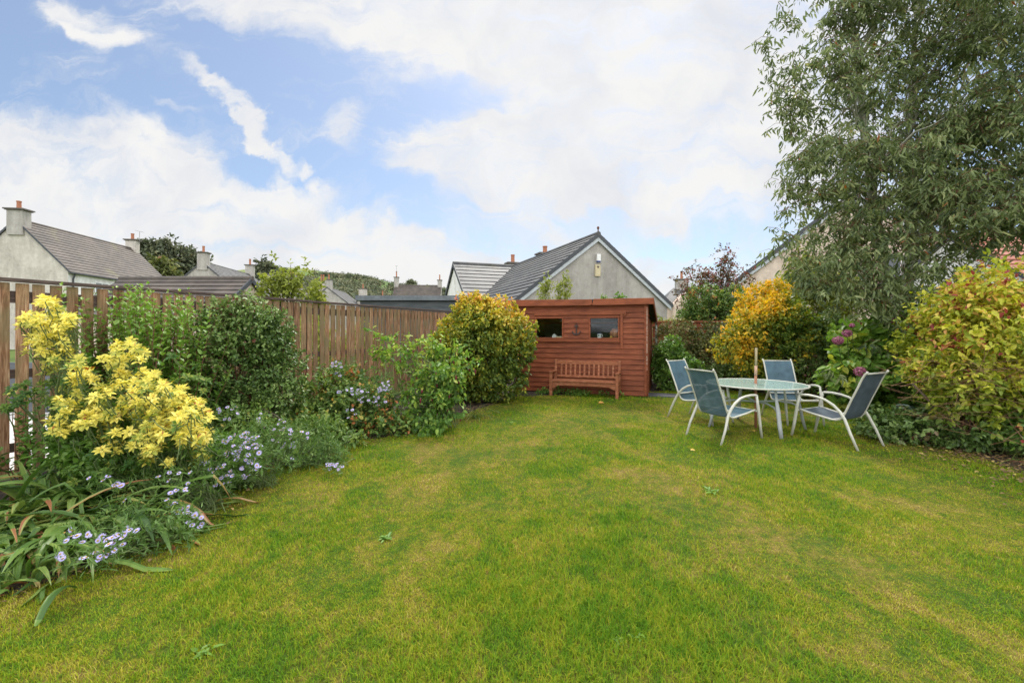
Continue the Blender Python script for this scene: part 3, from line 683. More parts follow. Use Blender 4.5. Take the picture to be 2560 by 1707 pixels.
# roof
b = MB(); y0, y1 = -0.10, SD+0.12
for z_, m_ in ((0.0, 0),):
    vs = []
    for x in (-SW-0.1, 0.13):
        vs += [(x, y0, HF(y0)+0.002), (x, y1, HF(y1)+0.002), (x, y1, HF(y1)+0.05), (x, y0, HF(y0)+0.05)]
    b.add(vs, [(0, 1, 2, 3), (7, 6, 5, 4), (0, 4, 5, 1), (1, 5, 6, 2), (2, 6, 7, 3), (3, 7, 4, 0)])
b.build('roof', M['felt'], shed)
b = MB(); xm = shed_sz(593, 300)[0]
b.add([(xm+0.0, -0.104, 2.045), (0.155, -0.104, 2.05), (0.155, -0.104, 2.185), (xm+0.03, -0.104, 2.192), (xm+0.0, -0.128, 2.045), (0.155, -0.128, 2.05), (0.155, -0.128, 2.185), (xm+0.03, -0.128, 2.192)],
      [(0, 1, 2, 3), (7, 6, 5, 4), (0, 4, 5, 1), (1, 5, 6, 2), (2, 6, 7, 3), (3, 7, 4, 0)]); b.build('fascia', M['shed_trim'], shed, bevel=0.003)
b = MB()
b.add([(-SW-0.12, -0.104, 2.06), (xm-0.05, -0.104, 2.045), (xm-0.005, -0.104, 2.07), (xm-0.005, -0.104, 2.185), (-SW-0.12, -0.104, 2.215)]+
      [(-SW-0.12, -0.126, 2.06), (xm-0.05, -0.126, 2.045), (xm-0.005, -0.126, 2.07), (xm-0.005, -0.126, 2.185), (-SW-0.12, -0.126, 2.215)],
      [(0, 1, 2, 3, 4), (9, 8, 7, 6, 5)]+[(i, 5+i, 5+(i+1) % 5, (i+1) % 5) for i in range(5)]); b.build('fascia', M['shed_trim'], shed, bevel=0.003)
b = MB()
for x, t in ((0.131, 0.024), (-SW-0.126, 0.024)):
    vs = [(x, -0.1, 2.045), (x, y1, HF(y1)-0.09), (x, y1, HF(y1)+0.06), (x, -0.1, 2.19)]; vs += [(p[0]+t, p[1], p[2]) for p in vs]
    b.add(vs, [(0, 1, 2, 3), (7, 6, 5, 4), (0, 4, 5, 1), (1, 5, 6, 2), (2, 6, 7, 3), (3, 7, 4, 0)])
b.build('verge_board', M['shed_trim'], shed)
b = MB(); b.box((-0.022, -0.027, 1.045), (0.055, 0.02, 2.02)); b.box((0.024, 0.02, 1.045), (0.02, 0.07, 2.02)); b.build('corner_trim', M['shed_trim'], shed, bevel=0.003)
b = MB(); b.box((0.008, -0.032, 1.3), (0.009, 0.012, 1.4)); b.build('corner_edge', m_noise('flaking_paint', [(0.42, (0.30, 0.08, 0.035)), (0.5, (0.62, 0.5, 0.4))], 14, 0.7, kind='Object'), shed)
# window surround
b = MB(); xR = w2[1]+0.045; xL = w1[0]-0.05
b.box(((xL+0.02+xR+0.10)/2, -0.033, zt+0.105), (xR-xL+0.12, 0.03, 0.075)); b.build('window_head', M['shed_trim'], shed, bevel=0.004)
b = MB(); b.box((xR+0.028, -0.031, 1.455), (0.055, 0.026, 0.78)); b.bar((xR+0.06, -0.034, zt+0.02), (xR+0.15, -0.034, zt+0.10), 0.02, 0.03, up=(0, 1, 0)); b.build('window_side_trim', M['shed_trim'], shed, bevel=0.003)
b = MB(); b.box(((xL+xR)/2, -0.03, zb-0.055), (xR-xL-0.02, 0.045, 0.06)); b.build('window_sill', M['shed_trim'], shed, bevel=0.003)
for (x0, x1) in (w1, w2):
    fr = MB()
    fr.box(((x0+x1)/2, -0.018, zt+0.012), (x1-x0+0.05, 0.035, 0.035)); fr.box(((x0+x1)/2, -0.018, zb-0.005), (x1-x0+0.05, 0.035, 0.03))
    fr.box((x0-0.008, -0.018, (zb+zt)/2), (0.03, 0.033, zt-zb-0.02)); fr.box((x1+0.008, -0.018, (zb+zt)/2), (0.03, 0.033, zt-zb-0.02))
    o = fr.build('window', M['shed_trim'], shed, bevel=0.002)
    pn = MB(); pn.box(((x0+x1)/2, -0.004, (zb+zt)/2), (x1-x0-0.02, 0.004, zt-zb-0.03)); pn.build('pane', M['glass'], o)
    sh = MB(); sh.box(((x0+x1)/2, 0.14, zb-0.012), (x1-x0+0.3, 0.22, 0.02)); sh.build('shelf', M['interior'], shed)
b = MB(); b.tube([(0.045, 0.75, 1.0), (0.075, 0.75, 1.0), (0.075, 0.75, 1.09), (0.045, 0.75, 1.09)], 0.008, 6); b.build('door_handle', M['iron'], shed)
b = MB(); b.tube([(0.12, SD+0.05, 1.68), (0.12, SD+0.05, 0.9)], 0.03, 8); b.build('downpipe', M['white_pvc'], shed)
def shed_w(x, y, z): return SP+Vector((x*0.94+y*0.342, -x*0.342+y*0.94, z))
# things on the window shelves
sx, sz = shed_sz(598.5, 330)
def mug():
    o = thing('mug', 'small white mug with blue rim on the shelf behind the right shed window', 'mug', shed_w(sx, 0.10, zb), SA)
    b = MB(); b.lathe([(0.035, 0), (0.043, 0.004), (0.043, 0.105), (0.04, 0.108)], n=18); b.build('cup', M['white_pvc'], o, smooth=False)
    b = MB(); b.lathe([(0.0438, 0.10), (0.0438, 0.114), (0.036, 0.114)], n=18); b.build('rim', M['blue'], o)
    b = MB(); b.tube([(0.04+0.035*math.sin(t), 0, 0.055+0.033*math.cos(t)) for t in np.linspace(0.1, 3.04, 8)], 0.007, 6); b.build('handle', M['white_pvc'], o)
    b = MB(); b.box((-0.012, -0.0435, 0.06), (0.02, 0.003, 0.045)); b.box((0.012, -0.0435, 0.065), (0.012, 0.003, 0.03)); b.build('print', M['slate_boards'], o)
mug()
o = thing('terracotta_pot', 'round orange pot lying at the edge of the right shed window', 'pot', shed_w(w2[1]-0.09, 0.13, zb), SA)
b = MB(); b.lathe([(0.05, 0), (0.10, 0.03), (0.125, 0.10), (0.11, 0.165), (0.07, 0.19), (0.06, 0.2)], n=24); b.build('body', M['pot'], o, smooth=True)
b = MB(); b.lathe([(0.062, 0.195), (0.075, 0.2), (0.075, 0.215), (0.05, 0.215)], n=24); b.build('rim', M['pot'], o)
o = thing('yellow_duck_toy', 'tiny yellow rounded ornament in front of the orange pot in the shed window', 'ornament', shed_w(w2[1]-0.17, 0.04, zb), SA)
b = MB(); b.lathe([(0.01, 0), (0.03, 0.008), (0.034, 0.02), (0.02, 0.035), (0.003, 0.04)], n=12); b.build('body', M['floret_core'], o, smooth=True)
b = MB(); b.lathe([(0.004, 0.03), (0.016, 0.038), (0.016, 0.05), (0.004, 0.058)], n=12); b.build('head', M['floret_core'], o, smooth=True)
o = thing('house_ornament', 'small white gabled house ornament behind the left shed window', 'ornament', shed_w(w1[1]-0.22, 0.09, zb), SA)
b = MB(); b.prism([(-0.05, 0), (0.05, 0), (0.05, 0.05), (0, 0.10), (-0.05, 0.05)], -0.03, 0.03); b.build('walls', M['white_pvc'], o)
b = MB(); b.box((0.13, 0, 0.02), (0.17, 0.08, 0.04)); b.build('base', M['cream'], o)
# anchor on the wall
sx, sz = shed_sz(576.6, 329)
an = thing('anchor_ornament', 'small black iron anchor hung on the shed between the windows', 'ornament', shed_w(sx, -0.03, sz), SA)
k = 0.0013*1.08
b = MB(); b.tube([(0, 0, -0.11), (0, 0, 0.095)], 0.012, 8); b.tube([(-0.05, 0, 0.07), (0.05, 0, 0.07)], 0.012, 8); b.build('shank', M['iron'], an)
b = MB(); b.tube([(0.022*math.cos(t), 0, 0.11+0.022*math.sin(t)) for t in np.linspace(0, 6.2832, 14)], 0.007, 6); b.build('ring', M['iron'], an)
b = MB(); b.tube([(0.09*math.cos(t), 0, -0.035+0.085*math.sin(t)) for t in np.linspace(-3.0, -0.14, 14)], [0.006]+[0.014]*12+[0.006], 6)
for s_ in (-1, 1): b.tube([(s_*0.105, 0, -0.065), (s_*0.09, 0, -0.035), (s_*0.068, 0, -0.07)], [0.003, 0.009, 0.003], 6)
b.build('flukes', M['iron'], an)
# slab beside the shed corner
o = sheet('dark_slab', [], 0, M['slab']) if False else None
b = MB(); c_ = G(660, 395.5); b.box((c_[0], c_[1], 0.02), (0.75, 0.5, 0.035), Matrix.Rotation(SA, 3, 'Z'), taper=0.97); o = b.build('paving_slab', M['slab'], None, bevel=0.006)
tag(o, 'dark wet paving slab on the ground beside the right corner of the shed', 'paving slab')

# ---------------------------------------------------------------- bench
bl = Vector((2.80+0.94*-2.08, 9.23+0.342*2.08, 0)); br_ = Vector((2.80-0.94*0.549, 9.23+0.342*0.549, 0))
bc = (bl+br_)/2; bw = (br_-bl).length
bench = thing('garden_bench', 'slatted wooden garden bench standing against the red brown shed', 'bench', bc, SA)
hw = bw/2-0.035
for sx_ in (-1, 1):
    b = MB(); b.box((sx_*hw, 0, 0.265), (0.06, 0.06, 0.53)); b.build('leg', M['bench'], bench, bevel=0.004)
    b = MB(); b.bar((sx_*hw, 0.44, 0), (sx_*hw, 0.43, 0.37), 0.055, 0.06, up=(0, 1, 0)); b.bar((sx_*hw, 0.43, 0.365), (sx_*hw, 0.50, 0.80), 0.055, 0.058, up=(0, 1, 0)); b.build('leg', M['bench'], bench, bevel=0.004)
    b = MB(); b.bar((sx_*hw, -0.05, 0.545), (sx_*hw, 0.45, 0.535), 0.075, 0.028); b.build('armrest', M['bench'], bench, bevel=0.006)
    b = MB(); b.bar((sx_*hw, 0.03, 0.12), (sx_*hw, 0.41, 0.12), 0.03, 0.05); b.bar((sx_*hw, 0.03, 0.30), (sx_*hw, 0.41, 0.29), 0.032, 0.06); b.build('side_rail', M['bench'], bench)
b = MB()
for i in range(5): b.bar((-hw+0.02 if i in (0,) else -hw-0.02, -0.005+i*0.09, 0.352-abs(i-2)*0.0-(0.008 if i == 2 else 0)), (hw-0.02 if i in (0,) else hw+0.02, -0.005+i*0.09, 0.352-(0.008 if i == 2 else 0)), 0.07, 0.02)
b.build('seat', M['bench'], bench, bevel=0.003)
b = MB(); z0, z1 = 0.255, 0.338; q = hw-0.031
poly = [(-q, z1), (q, z1), (q, 0.185), (q-0.05, 0.20), (q-0.14, z0-0.005), (q-0.2, z0-0.01), (q-0.25, z0), (-q+0.25, z0), (-q+0.2, z0-0.01), (-q+0.14, z0-0.005), (-q+0.05, 0.20), (-q, 0.185)]
b.prism(poly, -0.014, 0.014); b.build('apron', M['bench'], bench, bevel=0.002)
br = MB(); br.bar((-hw+0.03, 0.485, 0.735), (hw-0.03, 0.485, 0.735), 0.03, 0.085); br.bar((-hw+0.03, 0.435, 0.42), (hw-0.03, 0.435, 0.42), 0.03, 0.05)
br.build('back_rail', M['bench'], bench, bevel=0.004)
for i in range(12):
    x = -hw+0.03+(i+1)*(2*hw-0.06)/13
    b = MB(); b.bar((x, 0.441, 0.44), (x, 0.475, 0.70), 0.014, 0.045, up=(1, 0, 0)); b.build('back_slat', M['bench'], bench)

# ---------------------------------------------------------------- table and chairs
TC = Vector((3.70, 6.68, 0)); TH, TR = 0.683, 0.685
table = thing('patio_table', 'round frosted glass garden table with grey metal legs on the lawn', 'table', TC)
b = MB(); b.lathe([(0.03, TH-0.012), (TR-0.012, TH-0.012), (TR-0.012, TH-0.004), (0.03, TH-0.004)], n=64)
# annulus: remove the centre caps by rebuilding as ring
b = MB(); n = 72; vs = []; 
for (r_, z_) in ((0.028, TH-0.010), (TR-0.012, TH-0.010), (TR-0.012, TH-0.002), (0.028, TH-0.002)):
    vs += [(r_*math.cos(2*math.pi*j/n), r_*math.sin(2*math.pi*j/n), z_) for j in range(n)]
b.add(vs, [(i*n+j, i*n+(j+1) % n, ((i+1) % 4)*n+(j+1) % n, ((i+1) % 4)*n+j) for i in range(4) for j in range(n)])
b.build('tabletop', M['table_glass'], table)
b = MB(); vs = []
for (r_, z_) in ((TR-0.014, TH-0.016), (TR+0.004, TH-0.016), (TR+0.008, TH-0.004), (TR+0.002, TH+0.003), (TR-0.014, TH+0.002)):
    vs += [(r_*math.cos(2*math.pi*j/n), r_*math.sin(2*math.pi*j/n), z_) for j in range(n)]
b.add(vs, [(i*n+j, i*n+(j+1) % n, ((i+1) % 5)*n+(j+1) % n, ((i+1) % 5)*n+j) for i in range(5) for j in range(n)])
b.build('rim', M['frame_metal'], table, smooth=True)
for aa in (174, -92, -12, 84):
    a = R(aa); c, s = math.cos(a), math.sin(a); P = lambda r_, z_: (c*r_, s*r_, z_)
    b = MB(); b.tube([P(0.53, TH-0.018), P(0.56, 0.5), P(0.60, 0.36), P(0.64, 0.15), P(0.68, 0.008)], [0.012, 0.016, 0.021, 0.021, 0.018], 8, flat=1.5, flatdir=(-s, c, 0)); b.build('leg', M['frame_grey'], table, smooth=True)
    b = MB(); b.tube([P(0.60, 0.34), P(0.5, 0.40), P(0.32, 0.425), P(0.14, 0.415), P(0.05, 0.41)], 0.014, 8); b.build('brace', M['frame_grey'], table, smooth=True)
b = MB(); vs = []
for t in range(5):
    ph = 2*math.pi*t/5
    vs += [((0.052+0.008*math.cos(ph))*math.cos(2*math.pi*j/24), (0.052+0.008*math.cos(ph))*math.sin(2*math.pi*j/24), 0.41+0.012*math.sin(ph)) for j in range(24)]
b.add(vs, [(i*24+j, i*24+(j+1) % 24, ((i+1) % 5)*24+(j+1) % 24, ((i+1) % 5)*24+j) for i in range(5) for j in range(24)]); b.build('centre_ring', M['frame_grey'], table, smooth=True)
pole = thing('parasol_pole', 'two tone wooden parasol pole without canopy standing up through the table', 'pole', TC)
b = MB(); b.tube([(0, 0, 0), (0, 0, 0.8)], 0.019, 14); b.build('lower_pole', M['pole_wood'], pole, smooth=True)
b = MB(); b.tube([(0, 0, 0.80), (0.004, 0, 0.95)], [0.0205, 0.0205], 14); b.build('sleeve', M['pot'] if False else m_plain('pale_red_sleeve', (0.48, 0.29, 0.2), 0.6), pole, smooth=True)
b = MB(); b.tube([(0.004, 0, 0.951), (0.008, 0, 1.22)], 0.018, 14); b.build('upper_pole', M['pole_cane'], pole, smooth=True)

prof = [(-0.075, 0.985), (-0.065, 0.965), (-0.045, 0.945), (-0.01, 0.88), (0.03, 0.78), (0.10, 0.62), (0.165, 0.46), (0.195, 0.395), (0.225, 0.355), (0.27, 0.333), (0.33, 0.33), (0.42, 0.342), (0.55, 0.362), (0.68, 0.388), (0.745, 0.400)]
def make_chair(name, label, hwid=0.265, sling='sling'):
    r = thing(name, label, 'chair')
    iw = hwid-0.035
    for s in (-1, 1):
        b = MB(); b.tube([(s*iw, y_, z_) for y_, z_ in prof], 0.0125, 8, flat=1.0); b.build('side_rail', M['frame_metal'], r, smooth=True)
        b = MB(); arc = [(0.0, 0.004), (0.085, 0.20), (0.16, 0.365), (0.215, 0.45), (0.29, 0.522), (0.39, 0.578), (0.49, 0.602), (0.60, 0.612), (0.70, 0.606), (0.735, 0.598)]
        b.tube([(s*(hwid+(0.02 if i < 2 else 0)), y_, z_) for i, (y_, z_) in enumerate(arc)], [0.015, 0.018, 0.02, 0.02, 0.019, 0.017, 0.016, 0.016, 0.016, 0.014], 8, flat=0.85, flatdir=(1, 0, 0)); b.build('armrest', M['frame_metal'], r, smooth=True)
        b = MB(); b.tube([(s*hwid, 0.722, 0.604), (s*hwid, 0.755, 0.44), (s*hwid, 0.79, 0.22), (s*hwid, 0.834, 0.004)], [0.013, 0.018, 0.018, 0.014], 8, flat=1.25, flatdir=(0, 1, 0)); b.build('leg', M['frame_metal'], r, smooth=True)
    b = MB()
    b.tube([(-hwid, 0.195, 0.43), (hwid, 0.195, 0.43)], 0.0125, 8); b.tube([(-iw, -0.06, 0.955), (iw, -0.06, 0.955)], 0.010, 8)
    b.tube([(-hwid, 0.755, 0.385), (hwid, 0.755, 0.385)], 0.0125, 8); b.tube([(-iw, 0.36, 0.32), (iw, 0.36, 0.32)], 0.009, 8)
    b.build('crossbars', M['frame_metal'], r, smooth=True)
    # one taut sheet of mesh fabric with thickness
    vs = []; n = len(prof); t = 0.0018
    pr = np.array(prof)
    d = np.gradient(pr, axis=0); d /= np.linalg.norm(d, axis=1)[:, None]; nn = np.c_[-d[:, 1], d[:, 0]]
    nx = 7
    for side in (1, -1):
        for i in range(n):
            for j in range(nx):
                x = -iw+2*iw*j/(nx-1); sag = -0.012*(1-(x/iw)**2) if i > 7 else 0.006*(1-(x/iw)**2)
                yy, zz = pr[i]+nn[i]*(t*side)+nn[i]*(sag if i > 7 else -sag)*(1 if i > 7 else 1)
                vs.append((x, yy, zz))
    fs = []
    for s_ in (0, 1):
        o_ = s_*n*nx
        for i in range(n-1):
            for j in range(nx-1):
                q = (o_+i*nx+j, o_+i*nx+j+1, o_+(i+1)*nx+j+1, o_+(i+1)*nx+j); fs.append(q if s_ == 0 else q[::-1])
    # split into backrest and seat parts
    def part(nm, i0, i1):
        b = MB(); idx = {}
        vv = []; ff = []
        for s_ in (0, 1):
            for i in range(i0, i1+1):
                for j in range(nx): idx[(s_, i, j)] = len(vv); vv.append(vs[s_*n*nx+i*nx+j])
        for s_ in (0, 1):
            for i in range(i0, i1):
                for j in range(nx-1):
                    q = (idx[s_, i, j], idx[s_, i, j+1], idx[s_, i+1, j+1], idx[s_, i+1, j]); ff.append(q if s_ == 0 else q[::-1])
        b.add(vv, ff); b.build(nm, M[sling], r, smooth=True)
    part('backrest', 1, 8); part('seat', 8, n-1)
    return r
def place(o, rear, facing):
    f = Vector(facing).normalized(); o.location = (rear[0], rear[1], 0); o.rotation_euler = (0, 0, math.atan2(-f.x, f.y))
gch = 'patio chairs around the glass table'
ch = make_chair('patio_chair', 'blue mesh patio chair nearest the shed, its back to the hedge, left of the table')
ch['group'] = gch
def chair_copy(lab):
    c = copy_tree(ch); c['label'] = lab; return c
c1 = chair_copy('blue mesh patio chair seen from behind, in front of the table on its left')
c3 = chair_copy('blue mesh patio chair facing the viewer behind the round glass table')
c4 = make_chair('patio_chair', 'dark slate patio chair seen side on, right of the table by the hydrangea', sling='sling_dark'); c4['group'] = gch
place(c1, (2.565, 5.92), (0.66, 0.315)); place(ch, (2.90, 7.66), (0.52, -0.85)); place(c3, (4.62, 7.62), (-0.10, -1)); place(c4, (4.51, 5.525), (-0.40, 0.86))
for c in (c1,): pass
# the white painted chair is lighter
# ---------------------------------------------------------------- houses
def aerial(parent, x, y, z, h=0.9, sc=1.0):
    b = MB(); b.tube([(x, y, z), (x, y, z+h)], 0.018*sc, 6); b.tube([(x-0.35*sc, y, z+h+0.12), (x+0.3*sc, y, z+h-0.06)], 0.014*sc, 5)
    for i in range(6):
        t = i/5; b.tube([(x-0.35*sc+0.65*sc*t, y-0.15*sc, z+h+0.12-0.18*t), (x-0.35*sc+0.65*sc*t, y+0.15*sc, z+h+0.12-0.18*t)], 0.009*sc, 4)
    b.build('aerial', M['aerial'], parent)
def chimney(parent, x, y, zb_, zt_, w=0.95, d=0.6, pot=0.65, mat='harl', pots=1):
    b = MB(); b.box((x, y, (zb_+zt_)/2), (w, d, zt_-zb_)); o = b.build('chimney', M[mat], parent)
    b = MB(); b.box((x, y, zt_+0.045), (w+0.3, d+0.3, 0.09)); b.box((x, y, zt_-0.03), (w+0.16, d+0.16, 0.055)); b.build('chimney_cap', M['cap'], o)
    for i in range(pots):
        px_ = x+(i-(pots-1)/2)*0.42
        b = MB(); b.lathe([(0.145, 0), (0.13, pot*0.85), (0.155, pot*0.87), (0.155, pot), (0.09, pot)], (px_, y, zt_+0.09), 14); b.build('chimney_pot', M['pot'], o)
    return o
def slope(b, x0, z0, x1, z1, ya, yb, pitch_len=0.33, th=0.045, ycut=None):
    """stepped tile courses from eave (x0,z0) to ridge (x1,z1); ycut(t)->(y0,y1) clips each course"""
    L = math.hypot(x1-x0, z1-z0); n = max(3, int(L/pitch_len)); dx, dz = (x1-x0)/L, (z1-z0)/L
    nx_, nz = (-dz, dx) if dx > 0 else (dz, -dx)
    if nz < 0: nx_, nz = -nx_, -nz
    for i in range(n):
        t0, t1 = i/n, (i+1)/n
        A0, A1 = (ya, yb) if ycut is None else ycut(t0)
        B0, B1 = (ya, yb) if ycut is None else ycut(t1)
        pts = []
        for t, (c0, c1), off in ((t0, (A0, A1), th*1.9), (t1, (B0, B1), th)):
            X_, Z_ = x0+(x1-x0)*t, z0+(z1-z0)*t
            pts += [(X_+nx_*off, c0, Z_+nz*off), (X_+nx_*off, c1, Z_+nz*off)]
        lo = [(x0+(x1-x0)*t0, A0, z0+(z1-z0)*t0), (x0+(x1-x0)*t0, A1, z0+(z1-z0)*t0), (x0+(x1-x0)*t1, B0, z0+(z1-z0)*t1), (x0+(x1-x0)*t1, B1, z0+(z1-z0)*t1)]
        b.add(pts+lo, [(0, 1, 3, 2), (0, 4, 5, 1), (0, 2, 6, 4), (1, 5, 7, 3), (2, 3, 7, 6), (4, 6, 7, 5)])
def gable_house(name, label, cat, ax, D, v, hw, az, ez, length, wall='harl', tile='tile_grey', oh=0.22, group=None, barge='barge', vw=0.08, side_wall=None):
    v = Vector(v).normalized(); r = thing(name, label, cat, (ax, D, 0), math.atan2(-v.x, v.y), group)
    wx = hw-oh; pz = (az-ez)/hw; ewz = ez+pz*oh
    b = MB(); b.prism([(-wx, -0.5), (wx, -0.5), (wx, ewz-0.05), (0, az-0.07), (-wx, ewz-0.05)], oh*0.55, length-oh*0.55, 0)
    ms = [M[wall], M[side_wall or wall]]
    if side_wall:
        b.m = [0, 0]+[1]*(len(b.m)-2)
    b.build('wall', ms if side_wall else M[wall], r)
    for s in (-1, 1):
        b = MB(); slope(b, s*hw, ez, 0, az, 0, length); b.build('roof', M[tile], r)
        b = MB(); b.add([(s*hw, -0.004, ez-vw), (s*hw, -0.004, ez+0.09), (0, -0.004, az+0.09), (0, -0.004, az-vw*1.15), (s*hw, 0.05, ez-vw), (s*hw, 0.05, ez+0.09), (0, 0.05, az+0.09), (0, 0.05, az-vw*1.15)],
              [(0, 1, 2, 3), (7, 6, 5, 4), (0, 4, 5, 1), (1, 5, 6, 2), (2, 6, 7, 3), (3, 7, 4, 0)]); b.build('verge', M['verge'], r)
        b = MB(); b.add([(s*(hw-0.05), 0.02, ez-vw-0.14), (s*(hw-0.05), 0.02, ez-0.06), (0, 0.02, az-0.06), (0, 0.02, az-vw-0.2), (s*(hw-0.05), 0.055, ez-vw-0.14), (s*(hw-0.05), 0.055, ez-0.06), (0, 0.055, az-0.06), (0, 0.055, az-vw-0.2)],
              [(0, 1, 2, 3), (7, 6, 5, 4), (0, 4, 5, 1), (1, 5, 6, 2), (2, 6, 7, 3), (3, 7, 4, 0)])
        if barge: b.build('bargeboard', M[barge], r)
        b = MB(); b.tube([(s*(hw+0.04), 0.02, ez-0.03), (s*(hw+0.04), length-0.02, ez-0.03)], 0.06, 8); b.build('gutter', M['verge'], r)
    b = MB(); b.tube([(0, -0.01, az+0.04), (0, length+0.01, az+0.04)], 0.11, 8); b.build('ridge_tiles', M[tile], r)
    return r
def window(parent, pos, w, h, face='x', s=1):
    x, y, z = pos; fr = MB(); t = 0.07
    def bx(b, cy, cz, wy, wz, dep, off):
        if face == 'x': b.box((x+s*off, y+cy, z+cz), (dep, wy, wz))
        else: b.box((x+cy, y+s*off, z+cz), (wy, dep, wz))
    bx(fr, 0, h/2-t/2, w, t, 0.08, 0.02); bx(fr, 0, -h/2+t/2, w, t, 0.08, 0.02); bx(fr, -w/2+t/2, 0, t, h-2*t, 0.08, 0.02); bx(fr, w/2-t/2, 0, t, h-2*t, 0.08, 0.02); bx(fr, 0, 0, t*0.8, h-2*t, 0.07, 0.02)
    o = fr.build('window', M['white_pvc'], parent)
    p = MB(); bx(p, 0, 0, w-2*t, h-2*t, 0.02, 0.012); p.build('pane', M['dark_glass'], o)
    q = MB(); bx(q, 0, -h/2-0.04, w+0.14, 0.07, 0.16, 0.05); q.build('sill', M['white_pvc'], o)
M['dark_glass'] = m_plain('dark_window_glass', (0.16, 0.18, 0.2), 0.08, spec=0.8)

# central bungalow
vC = Vector((-0.347, 0.938, 0)).normalized()
D = 20.35; hw = 4.2
cb_ = gable_house('bungalow', 'grey harled bungalow with slate grey tiled roof and gable end behind the shed', 'house', 0.1973*D, D, vC, hw, 5.89, 2.70, 22.0, 'harl', 'tile_grey', vw=0.10)
# cross wing toward local -x, ridge at y=11.2
b = MB(); yj, xw = 11.2, -4.35
def cut(t): return None
pz = (5.89-2.70)/hw
# wing roofs: run from x=xw to the valley
for sgn in (-1, 1):
    b = MB(); n = 12
    for i in range(n):
        t0, t1 = i/n, (i+1)/n; q = []
        for t, off in ((t0, 0.066), (t1, 0.035)):
            yy = yj+sgn*hw*(1-t); zz = 2.70+3.19*t; xv = -hw*(1-t)
            q += [(xw, yy+sgn*off*0.6, zz+off*0.8), (xv-0.0, yy+sgn*off*0.6, zz+off*0.8)]
        lo = [(xw, yj+sgn*hw*(1-t0), 2.70+3.19*t0), (-hw*(1-t0), yj+sgn*hw*(1-t0), 2.70+3.19*t0), (xw, yj+sgn*hw*(1-t1), 2.70+3.19*t1), (-hw*(1-t1), yj+sgn*hw*(1-t1), 2.70+3.19*t1)]
        b.add(q+lo, [(0, 1, 3, 2), (0, 4, 5, 1), (0, 2, 6, 4), (1, 5, 7, 3), (2, 3, 7, 6), (4, 6, 7, 5)])
    b.build('wing_roof', M['tile_grey'], cb_)
    b = MB(); b.add([(xw-0.01, yj+sgn*hw, 2.55), (xw-0.01, yj+sgn*hw, 2.79), (xw-0.01, yj, 5.98), (xw-0.01, yj, 5.70), (xw+0.04, yj+sgn*hw, 2.55), (xw+0.04, yj+sgn*hw, 2.79), (xw+0.04, yj, 5.98), (xw+0.04, yj, 5.70)],
          [(0, 1, 2, 3), (7, 6, 5, 4), (0, 4, 5, 1), (1, 5, 6, 2), (2, 6, 7, 3), (3, 7, 4, 0)]); b.build('verge', M['verge'], cb_)
b = MB(); vs = []
for x in (xw+0.12, -3.0): vs += [(x, yj-hw+0.22, -0.5), (x, yj+hw-0.22, -0.5), (x, yj+hw-0.22, 2.80), (x, yj, 5.80), (x, yj-hw+0.22, 2.80)]
b.add(vs, [(0, 1, 2, 3, 4), (9, 8, 7, 6, 5)]+[(i, 5+i, 5+(i+1) % 5, (i+1) % 5) for i in range(5)]); b.build('wing_wall', M['harl_white'], cb_)
b = MB(); b.tube([(xw, yj, 5.93), (0, yj, 5.93)], 0.11, 8); b.build('ridge_tiles', M['tile_grey'], cb_)
b = MB(); b.lathe([(0.06, 0), (0.07, 0.03), (0.03, 0.07), (0.025, 0.16), (0.055, 0.20), (0.06, 0.25), (0.04, 0.29), (0.01, 0.31)], (0, 0.06, 5.97), 12); b.build('finial', M['rust'], cb_, smooth=True)
chimney(cb_, 0.75, 7.6, 4.9, 6.2, w=0.8, d=0.55, pot=0.45, mat='harl_light'); chimney(cb_, 0.7, 13.3, 4.9, 6.42, w=0.8, d=0.55, pot=0.6, mat='harl_light')
# alarm box and cream panel on the gable
def gable_local(px, py):        # local x,z on the gable plane of the bungalow
    r_ = (px-CX)/F; ux, uy = vC.y, -vC.x; A = 0.1973*D; s_ = (r_*D-A)/(ux-r_*uy); Yv = D+s_*uy; return s_, H0+(CY-py)/F*Yv
x, z = gable_local(599.3, 257.3); b = MB(); b.box((x, 0.06, z+0.02), (0.19, 0.1, 0.32)); o = b.build('alarm_box', M['white_pvc'], cb_, bevel=0.01)
b = MB(); b.box((x, 0.06, z-0.165), (0.175, 0.095, 0.05)); b.build('alarm_base', M['blue'], o)
x, z = gable_local(598.7, 269.8); b = MB(); b.box((x, 0.09, z), (0.27, 0.06, 0.54)); o = b.build('vent_panel', M['cream'], cb_)
b = MB(); b.box((x, 0.052, z+0.18), (0.11, 0.03, 0.04)); b.box((x, 0.055, z+0.14), (0.05, 0.02, 0.05)); b.build('vent', M['cap'], o)
b = MB(); b.box((-1.9, 9.2, 4.36), (0.3, 0.3, 0.22)); b.build('roof_vent', M['tile_grey'], cb_)

vA = Vector((-64, 440, 0)).normalized(); gh = 'harled houses beyond the side fence'
# house A
D = 33.0; ax = -1.13*D; ha = gable_house('house', 'nearest pale harled house at far left with chimneys at both ends of its brown roof', 'house', ax, D, vA, 3.65, 9.75, 5.85, 12.8, 'harl_light', 'tile_brown', group=gh, side_wall='harl_white', barge=None)
chimney(ha, 0.0, 0.33, 8.6, 10.5, w=1.05, d=0.72, pot=0.62, mat='harl'); chimney(ha, 0.0, 12.45, 8.6, 10.65, w=0.95, d=0.62, pot=0.62, mat='harl_light'); aerial(ha, 0.62, 12.5, 10.3, 1.3, 1.1)
for yy in (3.4, 7.6, 10.6): window(ha, (3.65-0.22+0.0, yy, 4.75), 1.5, 1.3)
b = MB(); b.tube([(3.62, 0.5, 5.8), (3.5, 0.5, 5.4), (3.5, 0.5, 0)], 0.06, 8); b.build('downpipe', M['verge'], ha)
